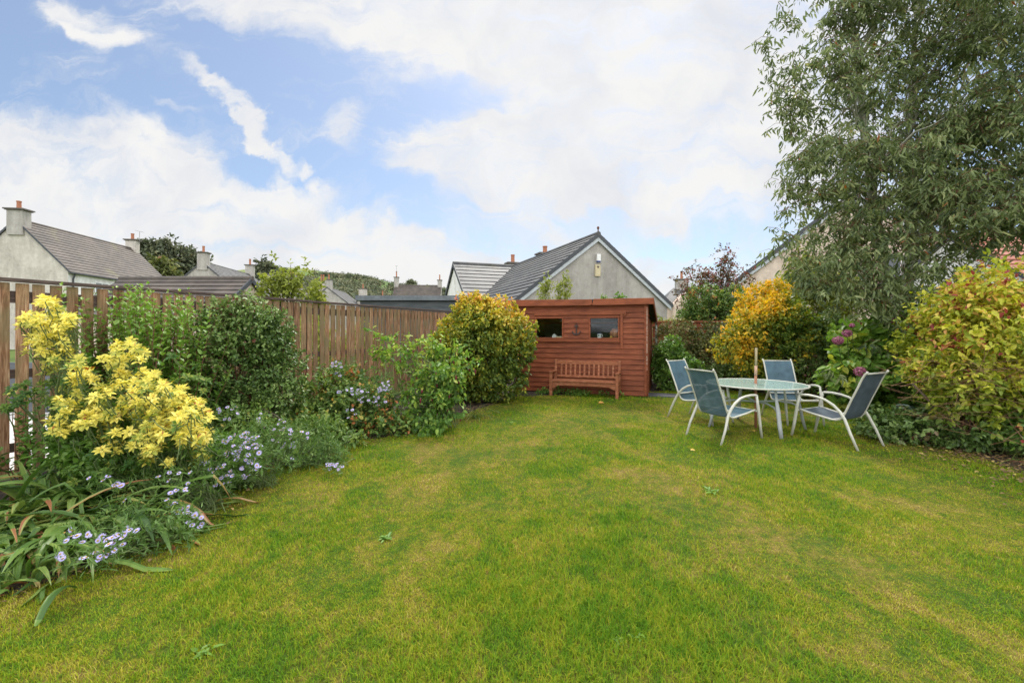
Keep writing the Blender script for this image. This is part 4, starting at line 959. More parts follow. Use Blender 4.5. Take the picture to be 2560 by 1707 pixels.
# house B
D = 55.0; hb = gable_house('house', 'second harled house with two chimneys, behind the low tiled garage roof', 'house', (202-CX)/F*D, D, vA, 4.3, H0+(CY-261.5)/F*D, 6.1, 14.0, 'harl', 'tile_grey', group=gh, barge=None)
za = H0+(CY-261.5)/F*D
chimney(hb, 0.0, 0.36, za-1, za+1.15, w=1.15, d=0.75, pot=0.8, mat='harl'); chimney(hb, 0, 13.5, za-1, za+1.5, w=1.1, d=0.75, pot=0.9, mat='harl'); aerial(hb, -0.8, 0.4, za+1.2, 0.7, 0.7)
# house C, D
D = 80.0; za = H0+(CY-273.5)/F*D; hc = gable_house('house', 'distant small gabled house just right of the second house', 'house', (268-CX)/F*D, D, vA, 4.3, za, za-3.4, 13.0, 'harl_light', 'tile_brown', group=gh, barge=None)
chimney(hc, 0.0, 12.4, za-1, za+1.2, w=1.9, d=0.9, pot=1.0, pots=2)
D = 85.0; za = H0+(CY-287)/F*D; hd = gable_house('house', 'distant grey gabled house half hidden by the light green tree', 'house', (327-CX)/F*D, D, (-0.1, 1, 0), 6.5, za, za-5.0, 13.0, 'harl', 'tile_grey', group=gh, barge=None)
chimney(hd, 0.2, 0.5, za-1, za+1.5, w=1.2, d=0.9, pot=1.0, pots=1); chimney(hd, -1.8, 3.0, za-2, za+1.2, w=1.3, d=0.9, pot=1.5, pots=2, mat='harl_light')
# house E, ridge across the view
D = 100.0; za = H0+(CY-285.0)/F*D; he = gable_house('house', 'distant dark roofed house with aerial and two end chimneys under the hill', 'house', (394.5-CX)/F*D, D, (1, 0.06, 0), 5.0, za, za-5.6, 10.6, 'harl_light', 'tile_brown', group=gh, barge=None)
chimney(he, 0.0, 0.45, za-3, za+1.8, w=0.9, d=0.95, pot=1.3, mat='harl'); chimney(he, 0, 10.2, za-2, za+1.2, w=0.9, d=0.9, pot=1.2, mat='harl'); aerial(he, 0.2, 0.5, za+3.0, 1.4, 1.7)
# three more roofs with chimneys below the wood
for (px, py, D, lab, w_) in ((361, 290.5, 95, 'chimney stack with pot on a hidden roof below the wooded hill, left of two bare pots', 1.5),):
    zz = H0+(CY-py)/F*D; hh = gable_house('house', 'mostly hidden distant house whose chimney shows over the grey flat roof', 'house', (px-CX)/F*D, D, (0.1, 1, 0), 4.5, zz-1.5, zz-5, 9, 'harl_light', 'tile_brown', group=gh, barge=None)
    chimney(hh, 0, 1.0, zz-2.5, zz+0.5, w=1.5, d=0.9, pot=1.0, mat='harl_light'); chimney(hh, 3.6, 3.0, zz-5, zz-1.0, w=0.8, d=0.8, pot=1.2); chimney(hh, 6.9, 6.0, zz-5, zz-1.2, w=0.8, d=0.8, pot=1.3)

# low tiled garage behind the fence
vG = Vector((1, -0.015, 0)).normalized(); D = 18.0
g_ = thing('garage', 'low brown tiled garage roof just over the fence in front of the left houses', 'garage', ((252-CX)/F*D, D, 0), math.atan2(vG.y, vG.x)+math.pi)
zr = H0+(CY-279)/F*D; GL = 5.45
b = MB(); slope(b, 0, 0, 1, 1, 0, 1) if False else None
# local x runs back to the left along the ridge; local y positive is toward the viewer
for sg in (1, -1):
    b = MB(); n = 9
    for i in range(n):
        t0, t1 = i/n, (i+1)/n; q = []
        for t, off in ((t0, 0.07), (t1, 0.035)):
            q += [(-0.02, sg*(2.2*(1-t)+off*0.6), zr-1.6*(1-t)+off*0.8), (GL, sg*(2.2*(1-t)+off*0.6), zr-1.6*(1-t)+off*0.8)]
        lo = [(-0.02, sg*2.2*(1-t0), zr-1.6*(1-t0)), (GL, sg*2.2*(1-t0), zr-1.6*(1-t0)), (-0.02, sg*2.2*(1-t1), zr-1.6*(1-t1)), (GL, sg*2.2*(1-t1), zr-1.6*(1-t1))]
        b.add(q+lo, [(0, 1, 3, 2), (0, 4, 5, 1), (0, 2, 6, 4), (1, 5, 7, 3), (2, 3, 7, 6), (4, 6, 7, 5)])
    b.build('roof', M['tile_brown'], g_)
    b = MB(); b.add([(-0.03, sg*2.25, zr-1.75), (-0.03, sg*2.25, zr-1.55), (-0.03, 0, zr+0.08), (-0.03, 0, zr-0.12), (0.03, sg*2.25, zr-1.75), (0.03, sg*2.25, zr-1.55), (0.03, 0, zr+0.08), (0.03, 0, zr-0.12)],
          [(0, 1, 2, 3), (7, 6, 5, 4), (0, 4, 5, 1), (1, 5, 6, 2), (2, 6, 7, 3), (3, 7, 4, 0)]); b.build('verge', M['verge'], g_)
b = MB(); b.tube([(-0.04, 0, zr+0.04), (GL+0.02, 0, zr+0.04)], 0.1, 8); b.build('ridge_tiles', M['tile_brown'], g_)
b = MB(); vs = []
for x in (0.1, GL-0.1): vs += [(x, -2.05, -0.1), (x, 2.05, -0.1), (x, 2.05, zr-1.56), (x, 0, zr-0.06), (x, -2.05, zr-1.56)]
b.add(vs, [(0, 1, 2, 3, 4), (9, 8, 7, 6, 5)]+[(i, 5+i, 5+(i+1) % 5, (i+1) % 5) for i in range(5)]); b.build('wall', M['beige'], g_)
# flat roofed dark outbuilding
D = 20.0; x0 = (356-CX)/F*D; x1 = (459-CX)/F*D; za = H0+(CY-295.2)/F*D
ob = thing('outbuilding', 'dark grey flat roofed timber outbuilding beyond the far end of the fence', 'outbuilding', (x1, D, 0), R(0))
b = MB(); b.box(((x0-x1)/2, 1.6, (za-0.25)/2), (x1-x0-0.3, 3.0, za-0.25));
for i in range(10): b.box(((x0-x1)/2, 0.088, 0.3+i*0.26), (x1-x0-0.32, 0.03, 0.245))
b.build('wall', M['slate_boards'], ob)
b = MB(); vs = []
for x in (x0-x1, 0.0): vs += [(x, -0.1, za-0.22), (x, 3.3, za-0.32), (x, 3.3, za-0.08), (x, -0.1, za)]
b.add(vs, [(0, 1, 2, 3), (7, 6, 5, 4), (0, 4, 5, 1), (1, 5, 6, 2), (2, 6, 7, 3), (3, 7, 4, 0)]); b.build('roof', M['grey_felt'], ob)
b = MB(); b.box((0.08, 1.6, za-0.2), (0.1, 3.4, 0.16)); b.build('edge_trim', M['verge'], ob)

# house at far centre right
D = 46.0; za = H0+(CY-283.5)/F*D
hf = thing('house', 'small distant house with chimney and pale dormer right of the grey bungalow', 'house', ((683-CX)/F*D, D, 0), R(-8)); hf['group'] = gh
b = MB(); b.prism([(-2.0, 0), (7, 0), (7, 4.0), (-2.0, 4.0)], 1.0, 8); b.build('wall', M['beige'], hf)
b = MB(); b.add([(-2.2, 0.7, 3.9), (7.2, 0.7, 3.9), (7.2, 4.5, za+0.0), (0.0, 4.5, za+0.0), (-2.2, 8.3, 3.9), (7.2, 8.3, 3.9)], [(0, 1, 2, 3), (0, 3, 4), (4, 3, 2, 5), (0, 4, 5, 1), (1, 5, 2)]); b.build('roof', M['tile_grey'], hf)
b = MB(); vs = []
for y_ in (0.25, 3.5): vs += [(-0.9, y_, 2.0), (1.6, y_, 2.0), (1.6, y_, 4.2), (0.35, y_, 5.4), (-0.9, y_, 4.2)]
b.add(vs, [(0, 1, 2, 3, 4), (9, 8, 7, 6, 5)]+[(i, 5+i, 5+(i+1) % 5, (i+1) % 5) for i in range(5)]); b.build('dormer', M['beige'], hf)
window(hf, (0.5, 0.25, 2.75), 1.0, 1.2, 'y', -1)
chimney(hf, 0.9, 4.5, za-0.8, za+0.9, w=1.3, d=0.9, pot=0.9, mat='harl')
# house behind the eucalyptus
D = 21.0; ax = (851-CX)/F*D; az = H0+(CY-194)/F*D; hr = gable_house('house', 'tall beige gabled house half hidden behind the eucalyptus tree', 'house', ax, D, (0.62, 0.78, 0), 5.0, az, az-3.75, 10.0, 'beige', 'tile_grey', vw=0.15, barge='barge'); hr['group'] = gh
window(hr, (1.8, 0.12, 4.2), 1.1, 1.3, 'y', -1); window(hr, (-1.5, 0.12, 1.6), 1.2, 1.2, 'y', -1)
D = 17.0; ax = (985-CX)/F*D; az = H0+(CY-236)/F*D
hq = gable_house('house', 'white walled house with red tiled roof at far right behind the trees', 'house', ax-1.5, D, (1, 0.05, 0), 3.2, az, az-2.4, 12.0, 'harl_white', 'tile_red', barge=None); hq['group'] = gh

# ---------------------------------------------------------------- neighbour paving, hill, distance
sheet('neighbour_paving', [(-12, 2), (-6.35, 2), (-4.6, 6.6), (-5.6, 9), (-12, 9)], 0.006, M['paving'])
def hill():
    rng = np.random.default_rng(2); A = np.linspace(-1.6, 0.75, 90); Ys = np.linspace(110, 900, 40)
    a, y_ = np.meshgrid(A, Ys, indexing='ij')
    def ss(x, a0, b0): t = np.clip((x-a0)/(b0-a0), 0, 1); return t*t*(3-2*t)
    h = 47*ss(y_, 130, 420)*(1-ss(a, 0.05, 0.45))*(0.92+0.05*np.sin(a*9)+0.03*np.sin(a*23+1))
    h = h*(1+0.06*ss(-a, 0.3, 0.6))+9.5*ss(y_, 95, 190)*ss(-a, 0.24, 0.36)*(1-ss(-a, 0.7, 1.0))-1.0
    V = np.stack([a*y_, y_, h], -1).reshape(-1, 3); nY = len(Ys)
    i, j = np.meshgrid(np.arange(len(A)-1), np.arange(nY-1), indexing='ij'); q = np.stack([i*nY+j, (i+1)*nY+j, (i+1)*nY+j+1, i*nY+j+1], -1).reshape(-1, 4)
    m, nt_, out_ = new_mat('hill_fields'); v = coords(nt_, 'Object'); vo = nt_.nodes.new('ShaderNodeTexVoronoi'); vo.inputs['Scale'].default_value = 0.012; nt_.links.new(v, vo.inputs['Vector'])
    sp = nt_.nodes.new('ShaderNodeSeparateColor'); nt_.links.new(vo.outputs['Color'], sp.inputs[0])
    c = ramp(nt_, [(0.2, (0.085, 0.13, 0.045)), (0.5, (0.13, 0.18, 0.055)), (0.9, (0.16, 0.185, 0.07))], sp.outputs[0])
    c = mixc(nt_, 0.5, c, ramp(nt_, [(0.3, (0.8,)*3), (0.7, (1.2,)*3)], noise(nt_, v, 0.05, 6)), 'MULTIPLY')
    principled(nt_, out_, c, 0.95, spec=0.1)
    o = np_mesh('hill', V, q, m, None, smooth=True); o['kind'] = 'structure'
    return lambda aa, yy: 47*ss(yy, 130, 420)*(1-ss(aa, 0.05, 0.45))*(0.92+0.05*np.sin(aa*9)+0.03*np.sin(aa*23+1))*(1+0.06*ss(-aa, 0.3, 0.6))+9.5*ss(yy, 95, 190)*ss(-aa, 0.24, 0.36)*(1-ss(-aa, 0.7, 1.0))-1.0
hz = hill()
def clump_mass(rng, C, Rr, per, size, tint):
    """tree crowns as many small leafy faces around centres C with radius Rr"""
    n = len(C); k = np.full(n, per); ci = np.repeat(np.arange(n), k); N = len(ci)
    d = nrm(rng.normal(size=(N, 3))); d[:, 2] = np.abs(d[:, 2])*1.1-0.15
    r = rng.uniform(0.6, 1.05, N)*(1+0.25*np.sin(d[:, 0]*5+ci)*np.sin(d[:, 2]*6+ci*2))
    pos = C[ci]+d*Rr[ci][:, None]*r[:, None]*np.array([1, 1, 1.15])
    dd = nrm(rng.normal(size=(N, 3))); nn = nrm(d+rng.normal(size=(N, 3))*0.5)
    L = size*rng.uniform(0.5, 1.4, N); return pos, dd, nn, L, L*0.7, tint[ci]+rng.normal(size=N)*0.15
rng = np.random.default_rng(21)
C = []; Rr = []; 
for i in range(800):           # wooded slope
    a = rng.uniform(-0.62, -0.26) if rng.random() < 0.93 else rng.uniform(-0.26, -0.21); yy = rng.uniform(125, 260)
    C.append((a*yy, yy, max(0, hz(a, yy))+rng.uniform(1, 3))); Rr.append(rng.uniform(2.2, 4.2))
for i in range(300):           # hedgerows and skyline woods
    row = rng.integers(0, 3); a = rng.uniform(-0.45, 0.2); yy = (330+40*a, 425, 285-60*a)[row]+rng.normal()*2
    if row == 2 and a > -0.12: continue
    C.append((a*yy, yy, hz(a, yy)+0.5)); Rr.append(rng.uniform(1.5, 3.4)*(1.25 if row == 1 else 0.8))
for i in range(60):
    a = rng.uniform(-0.145, -0.11); yy = rng.uniform(200, 240); C.append((a*yy, yy, hz(a, yy)+0.5)); Rr.append(rng.uniform(1.2, 2.4))
C = np.array(C); Rr = np.array(Rr)
o = leaves_obj('hill_woodland', M['L_wood'], None, *clump_mass(rng, C, Rr, 110, 1.0, rng.uniform(0.2, 0.9, len(C)))); tag(o, 'far-off wooded slope and hedgerows on the hill', 'woodland', None, 'stuff')
def far_tree(seed, name, label, px, D, pytop, w_px, mat='L_far', zbase=0, group='trees beyond the houses', n=900, per=14, L=0.5, airy=0.75, zb_frac=0.35, lean=0):
    rng = np.random.default_rng(seed); zt_ = H0+(CY-pytop)/F*D; x = (px-CX)/F*D; r = w_px/2/F*D
    root = thing(name, label, 'tree', (x, D, zbase), 0, group)
    H = zt_-zbase; cz = H*(1+zb_frac)/2; rz = H*(1-zb_frac)/2
    bl_ = blobset(rng, (lean*r, 0, cz), (r*0.95, r*0.8, rz), 12, 0.42, 0.62)
    P, O = crown(rng, bl_, n, 0.35, 0.42, 5)
    foliage(rng, 'crown', M[mat], root, P, O, per, L, L*0.6, spread=L*0.9, droop=0.2, tvar=0.2, tint=0.35+0.25*rng.random(n))
    b = MB(); b.tube([(0, 0, -0.3), (0.1*r, 0, H*0.3), (lean*r, 0, H*0.75)], [H*0.035, H*0.026, H*0.008], 8); b.build('trunk', M['bark'], root, smooth=True)
    stems(rng, 'limbs', M['bark'], root, np.array([0, 0, H*0.28]), P[rng.choice(n, 26)], H*0.012, H*0.002, 0.05, wob=0.02*H)
    return root
far_tree(31, 'sycamore_tree', 'large round crowned dark tree on the skyline between the two left houses', 173, 95, 236, 58, n=1100, L=0.62)
far_tree(32, 'sycamore_tree', 'dark tree half hidden behind the far chimney of the leftmost house', 146, 92, 243, 34, n=900, L=0.75)
far_tree(33, 'sycamore_tree', 'olive green lower tree at the foot of the large round tree', 160, 70, 262, 50, mat='L_hedge', n=700, L=0.6, zb_frac=0.1)
far_tree(34, 'sycamore_tree', 'dark tree between the second house and the distant small house', 268, 105, 264, 28, n=800, L=0.8)
far_tree(35, 'sycamore_tree', 'small dark tree behind the twin pots of the distant house', 283, 108, 270, 14, n=400, L=0.8)
far_tree(36, 'ash_tree', 'light yellow green tree rising over the fence before the wooded hill', 292, 16, 262, 66, mat='L_light', n=300, per=10, L=0.13, zb_frac=0.12)
far_tree(37, 'ash_tree', 'slender light green sapling topped by a star shaped shoot over the fence', 318, 17, 273, 14, mat='L_light', n=110, per=7, L=0.13, zb_frac=0.3)
far_tree(38, 'sycamore_tree', 'pale rounded tree on the far hill skyline right of the aerial', 410, 430, 281.2, 11, mat='L_wood', zbase=float(hz(-0.23, 430)), n=120, L=1.5, zb_frac=0.1)
# ---------------------------------------------------------------- garden shrubs
def ztint(z0, z1, lo, hi, var=0.12):
    return lambda P, O, rng: lo+(hi-lo)*np.clip((P[:, 2]-z0)/(z1-z0), 0, 1)+rng.normal(size=len(P))*var
rb = np.random.default_rng(77)
# maple by the shed: rounded, golden on top
c = W(481, 350, 9.25)
def tm(P, O, rng):
    return 0.15+0.47*np.clip((P[:, 2]-0.9)/1.15, 0, 1)**1.2+0.13*np.clip(O[:, 2], 0, 1)+0.10*smooth_noise2(P[:, [0, 2]], 8, 3.0)+rng.normal(size=len(P))*0.10
shrub(41, 'maple_shrub', 'rounded maple shrub turning golden yellow on top left of the shed', 'shrub', (c[0], 9.25, 0), blobset(rb, (c[0]+0.0, 9.25, 1.08), (1.12, 0.9, 1.0), 16, 0.42, 0.84)+[[c[0]-0.5, 9.2, 0.45, 0.6, 0.6, 0.42], [c[0]+0.35, 9.15, 0.45, 0.65, 0.55, 0.42], [c[0], 8.95, 0.5, 0.6, 0.5, 0.45]], 3800, 12, 0.06, 0.038, 'L_maple', nst=60, tintf=tm, surf=0.62, amp=0.18, spread=0.06, up=0.2, droop=0.5, nup=0.8, stem_bases=np.array([[0, 0, 0], [0.15, 0.1, 0], [-0.2, 0, 0]]))
# privet-like upright shrub
def upright(seed, name, label, px0, px1, pyt, Y, n_st, mat, L, Wd, lpairs=26, z0=0.15, depth=0.25, zvar=0.22, tint=0.5, spread_top=0.25):
    rng = np.random.default_rng(seed); x0, x1 = (px0-CX)/F*Y, (px1-CX)/F*Y; zt_ = H0+(CY-pyt)/F*Y
    root = thing(name, label, 'shrub', ((x0+x1)/2, Y, 0)); hw_ = (x1-x0)/2
    bx = rng.uniform(-hw_*0.8, hw_*0.8, n_st); by = rng.normal(0, depth*0.6, n_st)
    tx = bx+rng.normal(0, spread_top*0.5, n_st); ty = by+rng.normal(0, 0.12, n_st); tz = zt_*(1-zvar*rng.random(n_st)**1.2)
    short = rng.random(n_st) < 0.45; tz = np.where(short, tz*rng.uniform(0.45, 0.9, n_st), tz)
    P = np.stack([bx*0.7, by, np.full(n_st, 0.0)], 1); T = np.stack([tx, ty, tz], 1)
    t = np.linspace(0, 1, 7)[None, :, None]; path = P[:, None]*(1-t)+T[:, None]*t; path[:, 1:-1, :2] += rng.normal(size=(n_st, 5, 2))*0.02
    V, Q = tubes_np(path, np.linspace(0.006, 0.002, 7)[None]*np.ones((n_st, 1)), 4); np_mesh('stems', V, Q, M['red_twig'], root, smooth=True)
    pos = []; d = []; nn = []; LL = []; tt = []
    for i in range(n_st):
        u = np.linspace(z0/max(tz[i], 0.4), 1, lpairs); p = P[i]+(T[i]-P[i])*u[:, None]; ax = nrm((T[i]-P[i])[None])[0]
        a = np.arange(lpairs)*1.57+rng.uniform(0, 3)
        for s in (0, math.pi):
            r_ = np.stack([np.cos(a+s), np.sin(a+s), np.zeros(lpairs)], 1); up_ = 0.45+0.5*u[:, None]+rng.normal(size=(lpairs, 1))*0.25
            pos.append(p+rng.normal(size=p.shape)*0.008); d.append(nrm(r_+UP*up_)); nn.append(nrm(UP*0.8-r_*0.5+rng.normal(size=p.shape)*0.25)); LL.append(L*rng.uniform(0.65, 1.2, lpairs)*(1-0.35*(u > 0.96)))
            tt.append(tint-0.12+0.28*u**2+rng.normal(size=lpairs)*0.12)
    leaves_obj('foliage', M[mat], root, np.concatenate(pos), np.concatenate(d), np.concatenate(nn), np.concatenate(LL), np.concatenate(LL)*Wd/L, np.concatenate(tt))
    return root
upright(42, 'privet_shrub', 'tall upright fresh green shrub against the fence behind the yellow shrub', 74, 222, 287, 5.1, 165, 'L_green', 0.074, 0.042, lpairs=28, depth=0.3, tint=0.6)
upright(43, 'privet_shrub', 'thin lower green stems growing against the first fence boards at far left', 8, 40, 385, 4.25, 8, 'L_green', 0.07, 0.038, lpairs=14, depth=0.08, tint=0.35)
# dark shrub
Y = 5.75
def td(P, O, rng): return 0.42+0.10*smooth_noise2(P[:, [0, 2]], 3, 4)+0.42*np.clip((P[:, 2]-1.35)/0.6, 0, 1)+rng.normal(size=len(P))*0.12
shrub(44, 'dark_evergreen_shrub', 'dense dark green shrub with reddish shoots on top against the fence', 'shrub', ((243-CX)/F*Y, Y, 0),
      [[(240-CX)/F*Y, Y, 1.0, 0.62, 0.5, 0.72], [(262-CX)/F*Y, Y-0.05, 1.42, 0.36, 0.34, 0.45], [(222-CX)/F*Y, Y, 1.42, 0.38, 0.34, 0.45], [(243-CX)/F*Y, Y, 1.5, 0.38, 0.34, 0.42], [(245-CX)/F*Y, Y-0.1, 0.5, 0.5, 0.4, 0.4], [(272-CX)/F*Y, Y, 0.8, 0.36, 0.34, 0.5]], 2300, 12, 0.042, 0.027, 'L_dark', nst=60, tintf=td, surf=0.6, spread=0.05, up=0.5, droop=0.1, stem_bases=np.array([[-0.2, 0, 0], [0.2, 0, 0], [0, 0, 0]]), stem_mat='red_twig', r0=0.01)
# yellow choisya: rosettes on stems
def choisya(seed, label, spots, green, base, Y0, extra_green=0):
    rng = np.random.default_rng(seed); root = thing('choisya_shrub', label, 'shrub', base)
    Pp = []; Ti = []
    for (px, py, rpx, n, yl, dy) in spots:
        for i in range(int(n*1.45)):
            a = rng.uniform(0, 6.28); r_ = rpx*math.sqrt(rng.random()); Yd = Y0+dy+rng.normal()*0.17-(r_ < rpx*0.5)*0.08
            Pp.append(W(px+r_*math.cos(a), py+r_*0.75*math.sin(a), Yd)); Ti.append(yl+rng.normal()*0.09-(0.22 if rng.random() < 0.12 else 0))
    Pp = np.array(Pp)-np.array(base); Ti = np.array(Ti); n = len(Pp)
    ax = nrm(np.stack([rng.normal(0.05, 0.35, n), rng.normal(-0.42, 0.3, n), np.ones(n)], 1))
    pos = []; d = []; nn = []; LL = []; tt = []
    for i in range(n):
        k = rng.integers(14, 21); u = nrm(np.cross(ax[i], [0.3, 1, 0.2])[None])[0]; v = np.cross(ax[i], u)
        for j in range(k):
            ring = j % 3; ph = j*2.4+rng.uniform(-0.25, 0.25); el = (0.05, 0.4, 0.95)[ring]+rng.normal()*0.15
            r_ = u*math.cos(ph)+v*math.sin(ph); dd = r_*math.cos(el)+ax[i]*math.sin(el)
            pos.append(Pp[i]+ax[i]*(0.012*ring-0.02)+dd*0.006); d.append(dd); nn.append(ax[i]*math.cos(el)-r_*math.sin(el)+rng.normal(size=3)*0.1)
            LL.append((0.050, 0.044, 0.027)[ring]*rng.uniform(0.75, 1.25)); tt.append(Ti[i]+rng.normal()*0.07-(0.12 if ring == 0 else 0)+(0.4 if rng.random() < 0.006 else 0))
    LL = np.array(LL)
    leaves_obj('foliage', M['L_choi'], root, np.array(pos), np.array(d), np.array(nn), LL, LL*0.5, np.array(tt), 0.12, 0.22)
    k = rng.choice(n, min(n, 12), replace=False); so_, _ = stems(rng, 'stems', M['green_stem'], root, np.array([[0, 0, 0], [0.12, 0, 0], [-0.12, 0.1, 0]]), Pp[k]+np.array([0, 0.08, -0.08]), 0.011, 0.005, 0.04, wob=0.02)
    q = np.stack([Pp-ax*0.02, Pp-ax*0.09+rng.normal(size=(n, 3))*0.01, Pp-ax*0.16+rng.normal(size=(n, 3))*0.03+np.array([0, 0.04, -0.02])], 1); V, Q = tubes_np(q, np.array([[0.003, 0.0035, 0.004]])*np.ones((n, 1)), 4); mv = np.empty(len(so_.data.vertices)*3, np.float32); so_.data.vertices.foreach_get('co', mv); mv = mv.reshape(-1, 3)
    mq = np.array([p.vertices[:] for p in so_.data.polygons]); old = so_.data; bpy.data.objects.remove(so_); bpy.data.meshes.remove(old)
    np_mesh('stems', np.concatenate([mv, V]), np.concatenate([mq, Q+len(mv)]), M['green_stem'], root, smooth=True)
    return root
Yc_ = 3.75
choisya(45, 'bright yellow leaved shrub with large rosettes in the left border', [(128, 350, 17, 13, .74, .1), (98, 372, 28, 20, .72, 0), (138, 385, 28, 24, .76, 0), (160, 405, 32, 28, .78, -.05), (186, 415, 24, 24, .76, -.05), (110, 405, 32, 26, .74, 0), (78, 410, 26, 22, .72, 0), (60, 424, 14, 9, .70, 0), (135, 428, 36, 32, .74, -.1), (80, 365, 14, 6, .70, .1), (182, 395, 14, 7, .74, 0), (195, 428, 16, 12, .74, -.05), (195, 440, 14, 12, .74, -.05), (165, 436, 24, 24, .72, -.1), (203, 456, 10, 6, .74, -.05), (155, 452, 22, 9, .72, -.1), (110, 440, 18, 8, .70, -.1),
              (60, 395, 28, 16, .3, .25), (110, 430, 50, 40, .28, .2), (150, 455, 45, 40, .3, .15), (100, 458, 42, 34, .26, .15), (160, 390, 50, 26, .26, .3)], 0, ((130-CX)/F*Yc_, Yc_+0.1, 0), Yc_)
Yu = 3.95
choisya(46, 'tall leggy yellow leaved shoots above the left end of the fence border', [(47, 302, 9, 9, .76, 0), (58, 315, 12, 12, .72, 0), (32, 318, 9, 7, .72, 0), (45, 330, 18, 15, .74, 0), (65, 328, 12, 9, .7, 0), (55, 348, 17, 12, .68, .1), (38, 342, 16, 10, .7, 0), (50, 362, 14, 9, .55, .1), (22, 322, 8, 4, .7, 0), (72, 318, 7, 4, .7, 0),
              (22, 388, 14, 6, .22, .1), (16, 404, 12, 5, .2, .1), (60, 382, 12, 7, .24, .25), (75, 395, 12, 8, .22, .25)], 0, ((52-CX)/F*Yu, Yu+0.1, 0), Yu)
# crocosmia straps
def straps(seed, label, base, n, L, wd, az0, azs, el=(0.3, 1.2), name='strap_leaf_plant', rad=0.22, tint=0.45, flop=1.0):
    rng = np.random.default_rng(seed); root = thing(name, label, 'plant', base); S = 9
    az = rng.normal(az0, azs, n); e = rng.uniform(*el, n); LL = L*rng.uniform(0.6, 1.2, n); ww = wd*rng.uniform(0.6, 1.25, n)
    P = np.c_[rng.normal(size=(n, 2))*rad*0.6, np.full(n, 0.01)]; V = []; z_ang = e.copy(); pts = [P.copy()]
    dirs = []; cur = P.copy()
    curl = rng.uniform(0.12, 0.34, n)*flop; kink = rng.random(n) < 0.25; kp = rng.integers(3, 7, n)
    for s in range(S-1):
        dirs.append(np.stack([np.cos(az)*np.cos(z_ang), np.sin(az)*np.cos(z_ang), np.sin(z_ang)], 1)); cur = cur+dirs[-1]*(LL/(S-1))[:, None]
        cur[:, 2] = np.maximum(cur[:, 2], 0.02); pts.append(cur.copy()); z_ang = z_ang-curl*(0.7+0.12*s)-np.where(kink & (kp == s), 0.9, 0); z_ang = np.maximum(z_ang, -1.35); az = az+rng.normal(0, 0.06, n)
    dirs.append(dirs[-1]); pts = np.stack(pts, 1); dirs = np.stack(dirs, 1)
    side = nrm(np.cross(dirs, UP)+rng.normal(size=(n, 1, 3))*0.25); up_ = np.cross(side, dirs)
    prof_w = np.array([0.5, 0.75, 0.95, 1, 1, 0.92, 0.75, 0.45, 0.05]); w_ = (ww[:, None]*prof_w[None]/2)[..., None]
    Vt = np.stack([pts-side*w_, pts-side*w_*0.5+up_*w_*0.35*-1, pts+up_*w_*0.15, pts+side*w_*0.5-up_*w_*0.35, pts+side*w_], 2)   # pleated section
    i, s, j = np.meshgrid(np.arange(n), np.arange(S-1), np.arange(4), indexing='ij'); bs = i*S*5
    Q = np.stack([bs+s*5+j, bs+s*5+j+1, bs+(s+1)*5+j+1, bs+(s+1)*5+j], -1).reshape(-1, 4)
    tb = tint+rng.normal(size=n)*0.17+(rng.random(n) < 0.07)*0.45
    tt = (tb[i]+0.10*(s/(S-1))**2+rng.normal(size=(n, 1, 4))[:, [0]*(S-1), :]*0.10+(s >= 6)*(rng.random(n) < 0.4)[i]*rng.uniform(0.2, 0.5, n)[i]).reshape(-1)
    np_mesh('foliage', Vt.reshape(-1, 3), Q, M['L_croc'], root, {'tint': np.clip(tt, 0, 1)})
    return root
b0 = G(30, 560)
straps(51, 'large clump of arching strap shaped leaves at the near left corner', (-3.35, 3.25, 0), 230, 0.8, 0.048, R(-20), 0.75, (0.15, 0.85), rad=0.4)
straps(152, 'broad drooping strap leaves spilling over the lawn at the left edge', (-3.2, 3.0, 0), 110, 0.56, 0.042, R(-80), 0.8, (0.3, 1.0), rad=0.22, tint=0.5, flop=1.5)
straps(53, 'low flattened strap leaves lying to the right of the large clump', (-3.0, 3.45, 0), 110, 0.55, 0.036, R(5), 0.5, (0.05, 0.6), rad=0.3, tint=0.42)
straps(54, 'upright strap leaves leaning on the fence at the far left edge', (-3.95, 3.75, 0), 40, 0.8, 0.04, R(160), 1.2, (0.5, 1.2), rad=0.25, tint=0.4)
straps(155, 'dense strap leaves fanning out in front of the fence at the very left edge', (-3.75, 3.45, 0), 150, 0.7, 0.045, R(-70), 1.3, (0.3, 1.1), rad=0.35, tint=0.5)
straps(156, 'short strap leaves curling over the bare soil at the lawn edge on the far left', (-2.95, 2.7, 0), 46, 0.42, 0.038, R(-60), 1.6, (0.3, 1.1), rad=0.22, tint=0.5)
